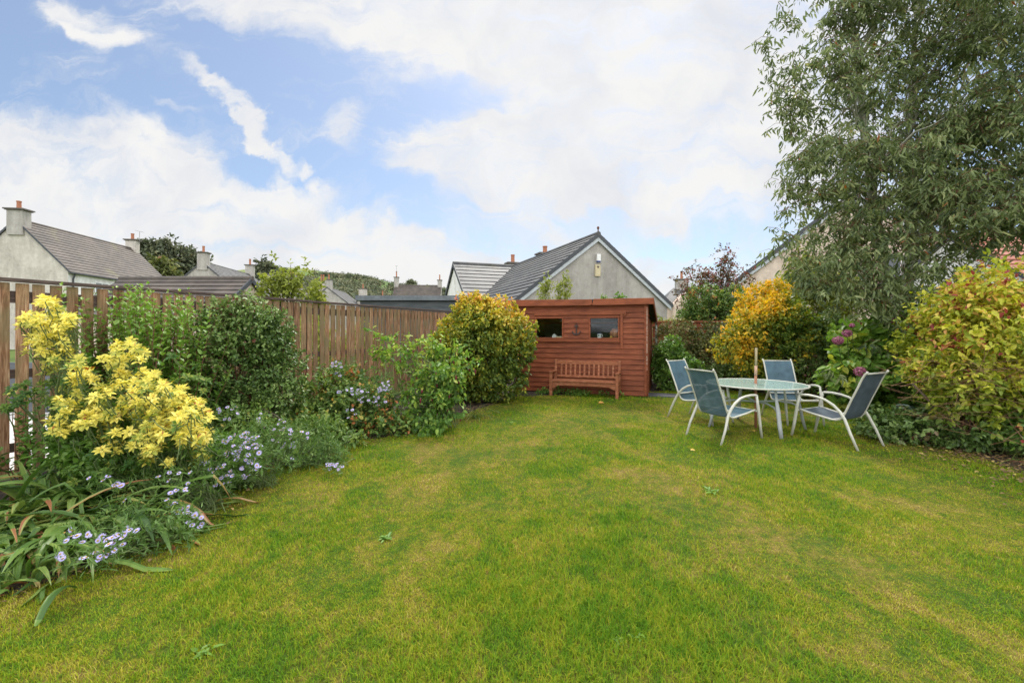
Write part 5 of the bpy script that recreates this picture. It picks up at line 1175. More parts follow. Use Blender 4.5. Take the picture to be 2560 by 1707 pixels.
# asters
def flower_mesh():
    b = MB(); n = 15
    for i in range(n):
        a = 2*math.pi*i/n; c, s = math.cos(a), math.sin(a); px, py = -s, c; w_ = 0.0021; L = 0.0145
        b.add([(c*0.003, s*0.003, 0.0), (c*L*0.6+px*w_, s*L*0.6+py*w_, 0.001), (c*L, s*L, 0.0005), (c*L*0.6-px*w_, s*L*0.6-py*w_, 0.001)], [(0, 1, 2, 3)], 0)
    b.lathe([(0.004, -0.001), (0.0048, 0.0015), (0.003, 0.004)], n=8, mi=1)
    me = bpy.data.meshes.new('flower'); me.from_pydata(b.v, [], b.f); me.update(); me.materials.append(M['petal']); me.materials.append(M['floret_core'])
    me.polygons.foreach_set('material_index', np.array(b.m, dtype=np.int32)); return me
FM = flower_mesh()
def aster(seed, label, base, spots, Y0, n_fill=0, blob=None, per=9, fs=1.45):
    rng = np.random.default_rng(seed); base = np.array(base, float); root = thing('aster_plant', label, 'plant', base, 0, 'lilac asters in the flower border')
    Fp = []
    for (px, py, rx, ry, n, dy) in spots:
        for i in range(n):
            a = rng.uniform(0, 6.28); r_ = math.sqrt(rng.random()); Fp.append(W(px+rx*r_*math.cos(a), py+ry*r_*math.sin(a), Y0-0.36+dy+rng.normal()*0.05))
    Fp = np.array(Fp)-base; Fp[:, 2] = np.maximum(Fp[:, 2], 0.06)
    P, O = crown(rng, [[b_[0]-base[0], b_[1]-base[1], b_[2], b_[3], b_[4], b_[5]] for b_ in blob], n_fill, 0.35, 0.35, 5); ok = P[:, 2] > 0.02; P, O = P[ok], O[ok]
    P = np.concatenate([P, Fp-np.array([0, 0, 0.03])]); O = np.concatenate([O, nrm(np.c_[rng.normal(size=(len(Fp), 2))*0.3, np.ones(len(Fp))])])
    foliage(rng, 'foliage', M['L_aster'], root, P, O, per, 0.05, 0.009, spread=0.045, up=0.5, droop=0.15, tvar=0.2, rnd=1.0)
    sel = rng.choice(len(P), min(len(P), 120), replace=False)
    stems(rng, 'stems', M['green_stem'], root, np.array([[0, 0, 0], [0.1, 0.05, 0], [-0.1, 0, 0]]), P[sel], 0.004, 0.0015, 0.07, wob=0.01, n=3)
    if len(Fp) > 98: Fp = Fp[:98]
    for p in Fp:
        f = bpy.data.objects.new('flower', FM); COL.objects.link(f); f.parent = root; f.location = p; s_ = fs*rng.uniform(0.8, 1.15); f.scale = (s_,)*3
        f.rotation_euler = (rng.normal(0.55, 0.35), rng.normal(0, 0.35), rng.uniform(-0.5, 0.5))
    return root
aster(61, 'lowest lilac aster clump spreading onto the lawn beside the drooping strap leaves', (-2.62, 2.95, 0), [(75, 535, 14, 8, 9, 0), (110, 545, 24, 10, 14, 0), (125, 532, 14, 6, 8, 0), (100, 560, 20, 6, 7, -.05), (62, 550, 8, 10, 4, 0)], 2.9, 230, [[-2.62, 3.0, 0.10, 0.42, 0.22, 0.16]])
aster(62, 'sparse lilac aster stems between the strap leaves and the dense aster clump', (-2.60, 3.6, 0), [(180, 500, 14, 14, 14, 0), (195, 520, 12, 10, 14, 0), (178, 478, 22, 8, 6, .1), (120, 492, 10, 12, 5, 0), (100, 478, 12, 6, 4, .2)], 3.55, 300, [[-2.75, 3.65, 0.25, 0.45, 0.3, 0.25], [-3.1, 3.8, 0.35, 0.4, 0.25, 0.22]])
aster(63, 'densest lilac aster clump in full flower below the yellow shrub', (-2.45, 4.2, 0), [(243, 446, 21, 15, 56, 0), (224, 476, 14, 12, 18, -.05), (252, 470, 12, 10, 16, -.05), (205, 468, 12, 10, 10, 0)], 4.1, 380, [[-2.5, 4.25, 0.30, 0.4, 0.3, 0.30], [-2.75, 4.2, 0.18, 0.35, 0.25, 0.2]])
aster(64, 'lilac aster stems in front of the dark evergreen shrub', (-2.3, 4.85, 0), [(282, 432, 12, 12, 16, 0), (228, 412, 12, 8, 9, .1), (290, 452, 10, 14, 9, 0), (270, 418, 14, 10, 6, .1), (305, 438, 8, 8, 4, 0)], 4.8, 420, [[-2.45, 4.95, 0.22, 0.5, 0.35, 0.26], [-2.2, 4.9, 0.14, 0.38, 0.3, 0.16]])
aster(65, 'small fallen aster stem flowering alone on the lawn edge', (-2.15, 5.1, 0), [(335, 465, 8, 5, 12, 0)], 4.85, 26, [[-1.95, 4.9, 0.06, 0.16, 0.1, 0.05]], per=6)
aster(66, 'lilac aster with small heads leaning on the middle of the fence', (-2.35, 6.9, 0), [(336, 370, 7, 9, 18, 0), (326, 386, 6, 5, 4, 0)], 6.8, 120, [[-2.6, 6.9, 0.55, 0.25, 0.2, 0.4]], fs=1.7)
aster(67, 'lilac aster flowering beside the arching bush with hanging red tassels', (-2.0, 6.7, 0), [(384, 386, 11, 6, 18, 0), (358, 391, 10, 4, 12, 0), (372, 402, 14, 7, 14, 0), (345, 392, 8, 5, 4, 0), (348, 414, 10, 6, 5, -.3)], 6.5, 260, [[-2.1, 6.6, 0.45, 0.5, 0.25, 0.38]], fs=1.7)
# mixed low border plants
shrub(71, 'border_shrub', 'low mixed green shrub with a few yellowing leaves at the fence foot', 'shrub', ((325-CX)/F*6.4, 6.4, 0), [[(322-CX)/F*6.4, 6.4, 0.42, 0.6, 0.4, 0.42], [(300-CX)/F*6.0, 6.0, 0.25, 0.5, 0.4, 0.28]], 700, 10, 0.055, 0.034, 'L_mix', nst=40, spread=0.06, surf=0.3, tvar=0.25)
shrub(72, 'border_shrub', 'tangled low shrub with orange and yellow leaves before the fence', 'shrub', ((362-CX)/F*6.6, 6.6, 0), [[(362-CX)/F*6.6, 6.6, 0.32, 0.5, 0.4, 0.32], [(345-CX)/F*6.9, 6.9, 0.65, 0.45, 0.3, 0.3], [(385-CX)/F*6.3, 6.3, 0.15, 0.45, 0.3, 0.18]], 750, 9, 0.055, 0.034, 'L_mix', nst=70, spread=0.06, surf=0.3, tvar=0.3, stem_mat='dry_twig', tintf=lambda P, O, r: 0.55+r.normal(size=len(P))*0.22)
shrub(73, 'border_shrub', 'loose green ground plants between the dark shrub and the lawn', 'shrub', (-2.45, 5.5, 0), [[-2.5, 5.5, 0.16, 0.6, 0.4, 0.22], [-3.2, 5.1, 0.3, 0.4, 0.3, 0.3]], 600, 9, 0.05, 0.028, 'L_mix', nst=30, spread=0.06, surf=0.3)
shrub(74, 'border_shrub', 'dark low foliage filling the border under the yellow shrub', 'shrub', (-3.3, 3.95, 0), [[-3.2, 4.0, 0.3, 0.7, 0.3, 0.35], [-2.85, 4.3, 0.2, 0.35, 0.3, 0.2], [-3.6, 4.0, 0.5, 0.5, 0.25, 0.4], [-3.95, 4.1, 0.35, 0.4, 0.2, 0.4]], 1300, 10, 0.05, 0.03, 'L_green', nst=30, spread=0.06, surf=0.3)
# leycesteria: arching stems with hanging tassels
def leycesteria():
    rng = np.random.default_rng(81); base = G(438, 430); base[1] += 0.25; root = thing('arching_shrub', 'light green arching shrub with hanging dark red tassels left of the maple', 'shrub', base)
    T = []
    for (px, py, Y, n) in ((372, 345, 7.2, 5), (390, 342, 7.1, 6), (410, 352, 7.0, 8), (430, 345, 7.0, 10), (450, 350, 6.9, 10), (462, 372, 6.7, 9), (440, 370, 6.6, 12), (420, 380, 6.7, 12), (405, 398, 6.7, 9), (400, 418, 6.6, 7), (445, 400, 6.5, 9), (428, 425, 6.4, 9), (440, 432, 6.3, 7), (458, 392, 6.7, 7), (385, 362, 7.0, 5), (388, 408, 6.7, 6)):
        for i in range(n): T.append(W(px+rng.normal()*8, py+rng.normal()*7, Y+rng.normal()*0.12)-base)
    T = np.array(T); T[:, 2] = np.maximum(T[:, 2], 0.08)
    o_, path = stems(rng, 'stems', M['green_stem'], root, np.zeros(3), T, 0.007, 0.002, 0.12, sag=0.25, wob=0.015, bow=0.3)
    P = path[:, 2:].reshape(-1, 3); P = np.concatenate([P, T, T]); O = nrm(P-np.array([0, 0.1, 0.5])+rng.normal(size=P.shape)*0.2)
    P = P+rng.normal(size=P.shape)*0.03
    foliage(rng, 'foliage', M['L_heart'], root, P, O, 5, 0.07, 0.038, spread=0.06, up=0.1, droop=0.75, nup=0.5, tvar=0.26, rnd=0.8, tint=0.42+0.3*np.clip(P[:, 2]/1.3, 0, 1))
    k = rng.choice(len(T), 44, replace=False)
    for i in k:
        p = T[i]+rng.normal(size=3)*0.03; b = MB(); L = rng.uniform(0.05, 0.11)
        b.tube([(0, 0, 0), (0.004, 0, -L*0.35), (0.0, 0.004, -L*0.7), (0, 0, -L)], [0.005, 0.013, 0.012, 0.004], 6); o = b.build('tassel', M['bract'], root); o.location = p
leycesteria()
# grass tuft and small fern by the maple
straps(82, 'thin grassy tuft growing under the left side of the maple', tuple(G(474, 418)), 60, 0.42, 0.007, R(-60), 1.2, (0.3, 1.2), name='grass_tuft', rad=0.08)

# ---------------------------------------------------------------- right side
# right hand bush
c = np.array([6.45, 5.75, 1.32])
def tb_(P, O, rng): return 0.34+0.24*np.clip((P[:, 2]-0.7)/1.3, 0, 1)+0.08*smooth_noise2(P[:, [1, 2]], 12, 4)+np.where(rng.random(len(P)) < 0.14, 0.26, 0)+rng.normal(size=len(P))*0.13
rr = np.random.default_rng(90)
bs = thing('flowering_bush', 'big yellow green bush with red tips and bare twigs below at the right edge', 'bush', (5.72, 5.42, 0))
bl_ = blobset(rr, c, (1.12, 0.95, 0.98), 14, 0.42, 0.8)+[[5.6, 5.65, 0.95, 0.45, 0.45, 0.45], [7.2, 5.9, 1.5, 0.9, 0.9, 0.9], [5.95, 5.35, 0.85, 0.7, 0.4, 0.45], [6.6, 5.3, 0.8, 0.7, 0.4, 0.5], [5.65, 5.5, 0.6, 0.4, 0.3, 0.3], [6.3, 5.3, 0.45, 0.7, 0.35, 0.3]]
P, O = crown(rr, bl_, 3900, 0.55, 0.22, 4); P -= np.array([5.72, 5.42, 0])
ok = P[:, 2] > 0.22+0.5*rr.random(len(P))**3; P, O = P[ok], O[ok]
keep = rr.random(len(P)) < 0.9; P, O = P[keep], O[keep]
foliage(rr, 'foliage', M['L_bush'], bs, P, O, 10, 0.066, 0.036, spread=0.07, up=0.15, droop=0.45, tint=tb_(P+np.array([5.72, 5.42, 0]), O, rr), tvar=0.2, nup=0.7)
stems(rr, 'twigs', M['dry_twig'], bs, np.array([[0.0, 0, 0.28], [0.1, 0.12, 0.3], [-0.05, 0.05, 0.32]]), P[rr.choice(len(P), 150)], 0.005, 0.0018, 0.08, wob=0.06, n=3, bow=-0.1)
n_ = 240; q0 = np.c_[rr.uniform(-0.85, 1.1, n_), rr.uniform(-0.55, 0.3, n_), rr.uniform(0.3, 1.15, n_)]; dv = nrm(np.c_[rr.normal(size=(n_, 2)), rr.normal(0.1, 0.35, n_)])*rr.uniform(0.15, 0.4, (n_, 1))
V, Q = tubes_np(np.stack([q0-dv, q0+rr.normal(size=(n_, 3))*0.02, q0+dv], 1), np.array([[0.0028, 0.0022, 0.0014]])*np.ones((n_, 1)), 3); np_mesh('twigs', V, Q, M['dry_twig'], bs)
b = MB()
for (dx, dy, tx, ty) in ((0, 0, -0.12, 0.05), (0.07, 0.04, 0.1, 0.1), (0.02, 0.08, 0.25, -0.05), (-0.06, 0.03, -0.3, 0.15)):
    b.tube([(dx, dy, -0.02), (dx+tx*0.2, dy+ty*0.2, 0.18), (dx+tx*0.7, dy+ty*0.7, 0.42), (dx+tx*1.6, dy+ty*1.6, 0.8)], [0.038, 0.028, 0.022, 0.012], 8)
b.build('trunk', M['bark'], bs, smooth=True)
# ground plants under it
shrub(91, 'low_evergreen_plant', 'dark glossy ground plants under the right bush at the lawn edge', 'plant', (5.35, 5.9, 0), [[5.3, 5.95, 0.14, 0.55, 0.4, 0.24], [5.8, 5.5, 0.14, 0.5, 0.3, 0.25], [6.3, 5.15, 0.14, 0.6, 0.35, 0.26]], 800, 9, 0.06, 0.036, 'L_dark', nst=20, spread=0.06, surf=0.3, tintf=lambda P, O, r: 0.5+r.normal(size=len(P))*0.15)
shrub(92, 'low_evergreen_plant', 'lighter green leafy plant sprouting right of the bush trunk', 'plant', (6.1, 5.2, 0), [[6.15, 5.25, 0.25, 0.4, 0.3, 0.25]], 170, 9, 0.07, 0.045, 'L_heart', nst=30, spread=0.08, surf=0.3)
straps(93, 'pale dry grass stalks at the right edge of the lawn', (6.15, 4.85, 0), 160, 0.42, 0.006, R(200), 1.5, (0.1, 0.9), name='dry_grass_tuft', rad=0.45, tint=0.8)
# hydrangea
hy = np.array([6.85, 8.1, 0]); rh = np.random.default_rng(95)
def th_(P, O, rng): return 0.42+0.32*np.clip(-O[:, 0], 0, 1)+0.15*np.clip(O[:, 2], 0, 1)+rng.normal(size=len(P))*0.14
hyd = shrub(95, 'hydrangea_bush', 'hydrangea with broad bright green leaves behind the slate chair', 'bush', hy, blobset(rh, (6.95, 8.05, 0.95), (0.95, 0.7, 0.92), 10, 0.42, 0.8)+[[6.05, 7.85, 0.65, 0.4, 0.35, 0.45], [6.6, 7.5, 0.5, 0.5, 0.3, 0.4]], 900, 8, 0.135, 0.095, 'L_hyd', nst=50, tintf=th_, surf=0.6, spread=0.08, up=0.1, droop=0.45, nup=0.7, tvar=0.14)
for i, (px, py, s_, Yh) in enumerate(((838, 340, 0.085, 7.35), (847, 333, 0.075, 7.4), (860, 371, 0.09, 7.1), (852, 325, 0.04, 7.5), (894, 320, 0.05, 7.4))):
    r_ = np.random.default_rng(200+i); n = 260; d = nrm(r_.normal(size=(n, 3))); p = W(px, py, Yh)-hy+d*s_*r_.uniform(0.8, 1.05, (n, 1))*np.array([1, 1, 0.85])
    dd = nrm(np.cross(d, r_.normal(size=(n, 3)))); leaves_obj('flower_head', M['mophead'], hyd, p-dd*0.012, dd, d, np.full(n, 0.026), np.full(n, 0.02), np.clip(r_.normal(0.5, 0.25, n), 0, 1))
    b = MB(); q = W(px, py, Yh)-hy; b.tube([tuple(q), (q[0]*0.8, q[1]*0.6, q[2]*0.7), (q[0]*0.3, q[1]*0.3, 0.3)], 0.006, 5); b.build('flower_stalk', M['green_stem'], hyd)
# pale sprig
sp = G(905, 426); r_ = np.random.default_rng(97); n = 26
spr = thing('pale_leaved_sprig', 'small sprig of pale blue green oval leaves at the foot of the right bush', 'plant', sp)
a = r_.uniform(0, 6.28, n); P = np.c_[r_.normal(size=(n, 2))*0.05, r_.uniform(0.1, 0.34, n)]; d = np.stack([np.cos(a), np.sin(a), r_.uniform(-0.2, 0.5, n)], 1)
M['L_pale'] = m_leaf('pale_blue_leaves', [(0, (0.10, 0.17, 0.12)), (1, (0.26, 0.34, 0.27))], 0.4, 0.15)
leaves_obj('foliage', M['L_pale'], spr, P, d, nrm(UP+r_.normal(size=(n, 3))*0.3), np.full(n, 0.13), np.full(n, 0.055), r_.random(n)); b = MB()
for i in range(3): b.tube([(0, 0, 0), (0.03*i-0.03, 0.01, 0.2), (0.06*i-0.06, 0, 0.34)], 0.004, 5)
b.build('stems', M['green_stem'], spr)

# eucalyptus
def eucalyptus():
    rng = np.random.default_rng(101); base = np.array([7.75, 8.9, 0]); root = thing('eucalyptus_tree', 'tall eucalyptus with drooping grey green leaves filling the upper right', 'tree', base)
    b = MB()
    tr = [([(0, 0, -0.05), (-0.1, 0, 1.2), (-0.35, -0.1, 3.0), (-0.75, -0.2, 5.0), (-1.0, -0.2, 7.5), (-1.1, -0.1, 9.6)], [0.16, 0.12, 0.085, 0.065, 0.045, 0.015]),
          ([(0.1, 0, -0.05), (0.15, 0, 1.2), (0.3, 0.0, 3.0), (0.35, 0.1, 5.2), (0.5, 0.1, 7.6), (0.6, 0.1, 10.0)], [0.15, 0.12, 0.085, 0.06, 0.04, 0.015]),
          ([(0.0, 0.1, 0.0), (0.2, 0.3, 1.5), (0.9, 0.5, 3.2), (1.6, 0.6, 5.4), (2.0, 0.6, 8.0)], [0.12, 0.1, 0.07, 0.05, 0.015])]
    for p, r_ in tr: b.tube(p, r_, 12)
    b.build('trunk', M['pale_bark'], root, smooth=True)
    blobs = [[7.55, 8.6, 6.0, 2.15, 2.0, 2.2], [7.3, 8.4, 8.0, 1.7, 1.8, 2.0], [7.4, 8.2, 3.9, 2.1, 1.7, 1.5], [9.2, 8.6, 5.6, 1.9, 1.9, 2.4], [9.0, 8.6, 8.0, 2.1, 1.9, 2.0], [9.6, 8.2, 3.6, 1.9, 1.7, 1.6],
             [6.35, 7.9, 2.75, 1.0, 0.9, 0.75], [7.0, 7.5, 2.2, 1.0, 0.6, 0.6], [7.2, 7.3, 1.75, 0.6, 0.4, 0.45], [6.0, 8.2, 4.6, 0.9, 0.9, 0.9], [5.9, 8.3, 6.3, 0.8, 0.8, 1.0]]
    big = blobs[:6]; blobs = [[b_[0], b_[1], b_[2], b_[3]*0.45, b_[4]*0.45, b_[5]*0.45] for b_ in big]+blobs[6:]
    wv = np.array([b_[3]*b_[4]*b_[5] for b_ in big]); wv /= wv.sum()
    for i in range(150):
        k = rng.choice(6, p=wv); c_ = np.array(big[k][:3]); r_ = np.array(big[k][3:]); d = nrm(rng.normal(size=(1, 3)))[0]; d[1] -= 0.25*rng.random()
        blobs.append([*(c_+d*r_*rng.uniform(0.5, 1.0)), *(np.array([0.62, 0.6, 0.34])*rng.uniform(0.6, 1.15))])
    # projecting branch tips on the left skyline
    for (px, py, Y, s_) in ((766, 44, 8.3, 0.24), (776, 62, 8.3, 0.26), (788, 18, 8.4, 0.35), (785, 82, 8.3, 0.4), (800, 100, 8.3, 0.5), (776, 112, 8.3, 0.2), (792, 124, 8.3, 0.33), (806, 145, 8.3, 0.4), (806, 165, 8.3, 0.4), (775, 178, 8.2, 0.2), (790, 186, 8.2, 0.28), (812, 190, 8.2, 0.4), (780, 205, 8.1, 0.22), (800, 212, 8.1, 0.3), (774, 231, 8.0, 0.18), (785, 240, 8.0, 0.2), (800, 240, 8.0, 0.3), (776, 252, 7.9, 0.16), (790, 262, 7.9, 0.26), (810, 268, 7.8, 0.35), (830, 285, 7.7, 0.4), (850, 300, 7.6, 0.4), (880, 305, 7.5, 0.4), (905, 295, 7.5, 0.4), (870, 285, 7.6, 0.45), (842, 268, 7.6, 0.4), (832, 248, 8.0, 0.5), (855, 232, 8.0, 0.5), (812, 262, 7.9, 0.3), (820, 285, 7.8, 0.35), (845, 215, 8.1, 0.5), (826, 228, 8.1, 0.4), (800, 282, 7.8, 0.2), (890, 350, 7.0, 0.16), (876, 345, 7.0, 0.2), (826, 370, 6.9, 0.10), (900, 320, 7.2, 0.28)):
        q = W(px, py, Y); blobs.append([q[0], q[1], q[2], s_, s_*0.8, s_*0.7])
    P, O = crown(rng, blobs, 5900, 0.2, 0.3, 4); P = P-base
    n = len(P); k = rng.integers(7, 15, n); ci = np.repeat(np.arange(n), k); N = len(ci)
    out_ = nrm(np.c_[O[:, :2], np.zeros(n)]+rng.normal(size=(n, 3))*0.3)
    s_ = rng.random(N)[:, None]; pos = P[ci]+out_[ci]*(s_-0.5)*0.34-UP*(s_**2)*0.10+rng.normal(size=(N, 3))*0.03
    d = nrm(np.c_[rng.normal(size=(N, 2))*0.55, -np.ones(N)*rng.uniform(0.4, 1.1, N)]+out_[ci]*0.3); nn = nrm(rng.normal(size=(N, 3))*np.array([1, 1, 0.4])+np.array([0, -0.3, 0.35]))
    L = 0.118*np.clip(rng.normal(1, 0.22, N), 0.5, 1.5); tint = 0.42+rng.normal(size=n)[ci]*0.14+rng.normal(size=N)*0.17+(rng.random(N) < 0.002)*0.5
    leaves_obj('crown', M['L_euc'], root, pos, d, nn, L, L*0.26, tint, 0.1, 0.2)
    tw0 = P-out_*0.2; tw = np.stack([tw0, tw0*0.5+(P+out_*0.17)*0.5+UP*0.03, P+out_*0.17-UP*0.08], 1); sel = rng.choice(n, 2600, replace=False)
    V, Q = tubes_np(tw[sel], np.array([[0.006, 0.004, 0.002]])*np.ones((2600, 1)), 3); np_mesh('twigs', V, Q, M['red_twig'], root)
    # limbs from the trunks
    T = P[rng.choice(n, 420, replace=False)]; T = T[np.min([np.hypot(T[:, 0]-x_, T[:, 1]-y_) for x_, y_ in ((-0.8, -0.1), (0.4, 0.1), (1.5, 0.6))], 0) < 1.25][:170]; B = []
    for t in T:
        p, r_ = tr[int(np.argmin([math.hypot(t[0]-x_, t[1]-y_) for x_, y_ in ((-0.8, -0.1), (0.4, 0.1), (1.5, 0.6))]))]; p = np.array(p); zz = np.clip(t[2]-rng.uniform(0.4, 1.4), 1.1, 8.5); B.append([np.interp(zz, p[:, 2], p[:, 0]), np.interp(zz, p[:, 2], p[:, 1]), zz])
    B = np.array(B); t_ = np.linspace(0, 1, 6)[None, :, None]; mid = (B+T)/2; mid[:, 2] += 0.25
    path = B[:, None]*(1-t_)**2+2*mid[:, None]*t_*(1-t_)+T[:, None]*t_**2; path[:, 1:-1] += rng.normal(size=(len(T), 4, 3))*0.04
    V, Q = tubes_np(path, np.linspace(0.028, 0.006, 6)[None]*rng.uniform(0.6, 1.2, (len(T), 1)), 5); np_mesh('limbs', V, Q, M['pale_bark'], root, smooth=True)
eucalyptus()
# golden shrub
rg = np.random.default_rng(103); c = W(775, 340, 9.9)
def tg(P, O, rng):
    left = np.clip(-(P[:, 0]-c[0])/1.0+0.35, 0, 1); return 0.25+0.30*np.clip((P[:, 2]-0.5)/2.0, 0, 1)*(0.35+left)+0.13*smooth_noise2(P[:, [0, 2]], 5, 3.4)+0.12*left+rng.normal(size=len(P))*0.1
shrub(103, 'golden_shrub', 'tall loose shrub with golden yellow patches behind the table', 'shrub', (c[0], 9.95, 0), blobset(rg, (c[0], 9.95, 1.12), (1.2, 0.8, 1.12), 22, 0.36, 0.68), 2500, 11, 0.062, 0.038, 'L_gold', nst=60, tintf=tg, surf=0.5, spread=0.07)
c2 = W(762, 298, 10.4)
shrub(104, 'golden_shrub', 'orange yellow leaved top growth rising above the golden shrub', 'shrub', (c2[0], 10.45, 0), [[c2[0], 10.4, c2[2]-0.05, 0.55, 0.45, 0.32], [c2[0]-0.6, 10.2, c2[2]-0.75, 0.42, 0.35, 0.22], [c2[0]-0.35, 10.3, c2[2]-0.35, 0.35, 0.35, 0.2], [c2[0]+0.25, 10.4, c2[2]+0.2, 0.4, 0.4, 0.22], [c2[0]-0.85, 9.6, 1.25, 0.25, 0.3, 0.2]], 520, 12, 0.055, 0.036, 'L_gold', nst=60, tintf=lambda P, O, r: 0.72+r.normal(size=len(P))*0.11, surf=0.35, amp=0.4, spread=0.07)
c3_ = W(815, 290, 11.0)
shrub(105, 'green_tree', 'yellow green bushy tree behind the golden shrub beside the eucalyptus', 'tree', (c3_[0], 11.2, 0), blobset(rg, (c3_[0], 11.1, c3_[2]-0.5), (1.2, 0.8, 1.4), 9, 0.45, 0.8), 1400, 11, 0.08, 0.045, 'L_light', nst=50, surf=0.5, spread=0.09, r0=0.03)
shrub(106, 'dark_border_shrub', 'dark brownish green shrub between the golden shrub and the hydrangea', 'shrub', ((820-CX)/F*9.5, 9.6, 0), blobset(rg, ((822-CX)/F*9.5, 9.6, 0.95), (0.85, 0.6, 0.95), 8, 0.45, 0.8), 1300, 11, 0.05, 0.03, 'L_dark', nst=60, surf=0.5, spread=0.06, tintf=lambda P, O, r: 0.5+0.15*smooth_noise2(P[:, [0, 2]], 4, 3)+r.normal(size=len(P))*0.14)
# hedge between shed and golden shrub
rg = np.random.default_rng(107)
def hedge(seed, label, pts, mat, n, tint, L=0.055, name='hedge', twig=160, cat='hedge'):
    r_ = np.random.default_rng(seed); bl = []
    for (x, y_, z, rx, ry, rz) in pts: bl.append([x, y_, z, rx, ry, rz])
    return shrub(seed, name, label, cat, (pts[0][0], pts[0][1], 0), bl, n, 10, L, L*0.6, mat, nst=twig, surf=0.45, amp=0.2, spread=0.06, tintf=lambda P, O, r: tint+0.12*smooth_noise2(P[:, [0, 2]], seed, 3)+r.normal(size=len(P))*0.14, stem_mat='dry_twig', stem_bases=np.array([[i*0.28-0.4, 0, 0] for i in range(9)]), r0=0.007)
hedge(107, 'olive brown twiggy hedge against the back fence right of the shed', [(4.5, 11.75, 0.85, 0.75, 0.4, 0.95), (5.3, 11.6, 0.82, 0.8, 0.4, 0.95), (5.9, 11.4, 0.8, 0.7, 0.4, 0.9)], 'L_hedge', 2600, 0.5)
shrub(108, 'green_shrub', 'fresh green shrub growing tight beside the right wall of the shed', 'shrub', (3.95, 10.9, 0), [[3.98, 10.95, 0.6, 0.42, 0.45, 0.62], [4.35, 10.8, 0.35, 0.35, 0.3, 0.4]], 1000, 11, 0.06, 0.036, 'L_green', nst=40, surf=0.5, spread=0.06, tintf=lambda P, O, r: 0.5+r.normal(size=len(P))*0.15)
shrub(109, 'dark_border_shrub', 'low dark bush at the foot of the olive hedge behind the left chair', 'shrub', (5.2, 10.9, 0), [[5.1, 10.95, 0.3, 0.7, 0.35, 0.38], [5.9, 10.6, 0.3, 0.6, 0.35, 0.36]], 900, 10, 0.05, 0.03, 'L_dark', nst=40, surf=0.4, spread=0.06, tintf=lambda P, O, r: 0.55+r.normal(size=len(P))*0.15)
hedge(115, 'tall mixed green hedge along the right boundary behind the big bush', [(7.9, 7.6, 1.0, 0.6, 0.8, 1.0), (8.3, 6.4, 1.0, 0.6, 0.9, 1.0), (8.4, 5.0, 0.95, 0.6, 1.0, 0.95), (8.3, 3.6, 0.95, 0.6, 0.9, 0.95)], 'L_mix', 2200, 0.45, twig=60, L=0.075)
# beyond the back fence
shrub(110, 'green_shrub', 'green and maroon leafy shrub standing just over the back fence', 'shrub', ((705-CX)/F*14.5, 14.6, 0), [[(712-CX)/F*14.5, 14.6, 2.0, 1.0, 0.6, 0.85], [(735-CX)/F*14.5, 14.6, 2.1, 0.9, 0.6, 0.75], [(697-CX)/F*14.5, 14.7, 1.6, 0.6, 0.5, 0.7]], 1500, 11, 0.08, 0.045, 'L_mix', nst=40, surf=0.45, spread=0.09, tintf=lambda P, O, r: 0.45+r.normal(size=len(P))*0.2, r0=0.02)
shrub(111, 'red_leaved_tree', 'sparse purple brown twiggy tree against the sky beyond the back fence', 'tree', ((718-CX)/F*16, 16.2, 0), [[(705-CX)/F*16, 16.2, 3.2, 0.8, 0.6, 0.7], [(730-CX)/F*16, 16.2, 3.1, 0.85, 0.6, 0.9], [(728-CX)/F*16, 16.2, 4.0, 0.3, 0.3, 0.7], [(690-CX)/F*16, 16.2, 2.6, 0.4, 0.4, 0.5]], 620, 7, 0.075, 0.05, 'L_red', nst=240, surf=0.2, amp=0.5, spread=0.09, r0=0.012, tintf=lambda P, O, r: 0.4+0.25*r.normal(size=len(P)), stem_mat='bark')
hz2 = hedge(112, 'yellow green hedge top seen between the bungalow and the back fence', [(4.9, 15.4, 1.3, 1.0, 0.4, 0.62), (6.2, 15.4, 1.35, 1.0, 0.4, 0.62)], 'L_light', 900, 0.5, twig=30, L=0.07)
for i, (px, pyt, w_, Y, lab) in enumerate(((545, 276, 11, 13.6, 'left of two yellow green saplings rising behind the shed roof'), (563, 273, 15, 13.7, 'right and fuller of two yellow green saplings behind the shed roof'))):
    rs = np.random.default_rng(300+i); zt_ = H0+(CY-pyt)/F*Y; x = (px-CX)/F*Y; r_ = w_/2/F*Y
    shrub(300+i, 'sapling', lab, 'sapling', (x, Y, 0), [[x, Y, zt_-0.55, r_*1.1, r_, 0.55], [x+r_*0.4, Y, zt_-0.25, r_*0.5, r_*0.5, 0.3], [x-r_*0.4, Y, zt_-1.2, r_, r_, 0.5]], 150, 8, 0.07, 0.035, 'L_light', nst=22, surf=0.2, amp=0.4, spread=0.07, r0=0.008, group='saplings behind the shed', sb=0.05)
shrub(303, 'sapling', 'tiny green shoot tips just over the middle of the shed roof', 'sapling', (W(621, 297, 12.6)[0], 12.6, 0), [[W(621, 295, 12.6)[0], 12.6, 2.43, 0.12, 0.1, 0.14], [W(604, 297, 12.6)[0], 12.6, 2.33, 0.2, 0.1, 0.1]], 40, 8, 0.06, 0.035, 'L_heart', nst=12, surf=0.2, spread=0.05, r0=0.006, group='saplings behind the shed', sb=0.04)
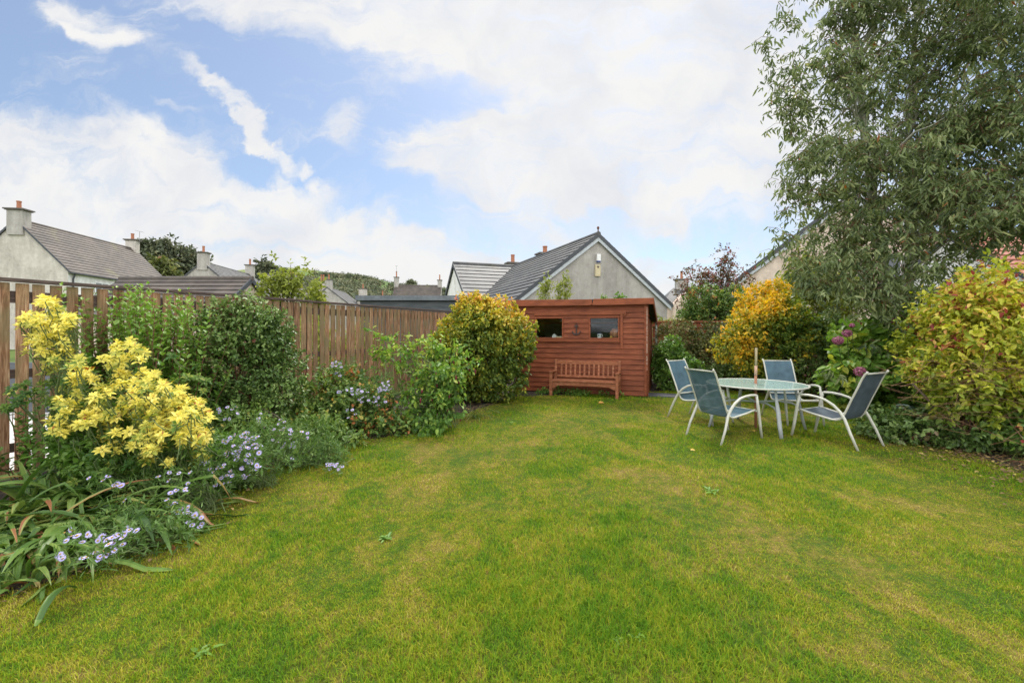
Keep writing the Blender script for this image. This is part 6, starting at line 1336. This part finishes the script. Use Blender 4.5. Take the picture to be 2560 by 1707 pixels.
# hedge behind the side fence, seen through the gaps
shrub(113, 'green_shrub', 'green hedge plants glimpsed through the gaps of the side fence', 'shrub', (-4.6, 8.6, 0), [[-4.9, 7.8, 0.8, 0.5, 0.9, 0.8], [-4.3, 9.3, 0.8, 0.5, 0.9, 0.8], [-3.75, 10.8, 0.85, 0.5, 0.9, 0.8]], 1000, 9, 0.08, 0.05, 'L_light', nst=20, surf=0.5, spread=0.1)
b = MB(); b.box((-7.8, 8.0, 0.45), (3.0, 0.12, 0.9)); o = b.build('garden_wall', M['slate_boards'], None); o['label'] = 'low dark wall in the neighbouring garden seen through the left fence gaps'; o['category'] = 'wall'
# weeds in the lawn
def weed(seed, label, px, py, n, L):
    p = G(px, py); r_ = np.random.default_rng(seed); root = thing('lawn_weed', label, 'weed', (p[0], p[1], 0.008), 0, 'broad leaved weeds in the lawn')
    a = np.arange(n)*2.4+r_.uniform(0, 6); d = np.stack([np.cos(a), np.sin(a), r_.uniform(0.15, 0.7, n)], 1); LL = L*r_.uniform(0.7, 1.2, n)
    leaves_obj('foliage', M['L_hyd'], root, np.c_[r_.normal(size=(n, 2))*0.015, np.full(n, 0.008)], d, nrm(UP-d*0.3), LL, LL*0.38, r_.uniform(0.2, 0.6, n), 0.1, 0.3)
for i, (px, py, n, L, lab) in enumerate(((386, 540, 12, 0.06, 'broad leaved weed in the lawn left of centre'), (640, 641, 7, 0.035, 'broad leaved weed near the bottom right of centre'), (618, 645, 5, 0.035, 'few leaved weed at the bottom beside another weed'), (712, 493, 8, 0.08, 'weed in the lawn below the front left chair'), (205, 655, 9, 0.055, 'weed in the near lawn at the lower left'), (511, 423, 6, 0.06, 'small weed in the lawn before the bench'))): weed(400+i, lab, px, py, n, L)
# one orange leaf on the grass before the bench, weeds at the shed foot
p = G(598, 404.5); r_ = np.random.default_rng(5)
def fallen(px, py, tint, L, lab):
    p = G(px, py); b0_ = np.array([[p[0], p[1], 0.035]]); r_ = np.random.default_rng(int(px)); a = r_.uniform(0, 6)
    o = leaves_obj('fallen_leaf', M['L_maple'], None, b0_, np.array([[math.cos(a), math.sin(a), 0.1]]), np.array([[0, -0.3, 1.0]]), np.array([L]), np.array([L*0.7]), np.array([tint])); tag(o, lab, 'leaf', 'fallen leaves on the lawn')
fallen(598, 404, .95, 0.12, 'orange fallen leaf on the grass in front of the bench'); fallen(876, 417, .93, 0.12, 'brown orange leaf on the lawn behind the slate chair'); fallen(752, 432, .9, 0.08, 'brown leaf under the glass table')
fallen(690, 602-150, .9, 0.06, 'small brown leaf in front of the left front chair')
shrub(120, 'low_green_plant', 'small ferny weeds growing under the bench at the shed wall', 'plant', (1.5, 9.85, 0), [[0.9, 10.2, 0.05, 0.35, 0.06, 0.09], [1.5, 9.95, 0.05, 0.3, 0.06, 0.08], [2.2, 9.75, 0.04, 0.3, 0.05, 0.06]], 120, 8, 0.06, 0.025, 'L_green', nst=0, surf=0.2, spread=0.04)
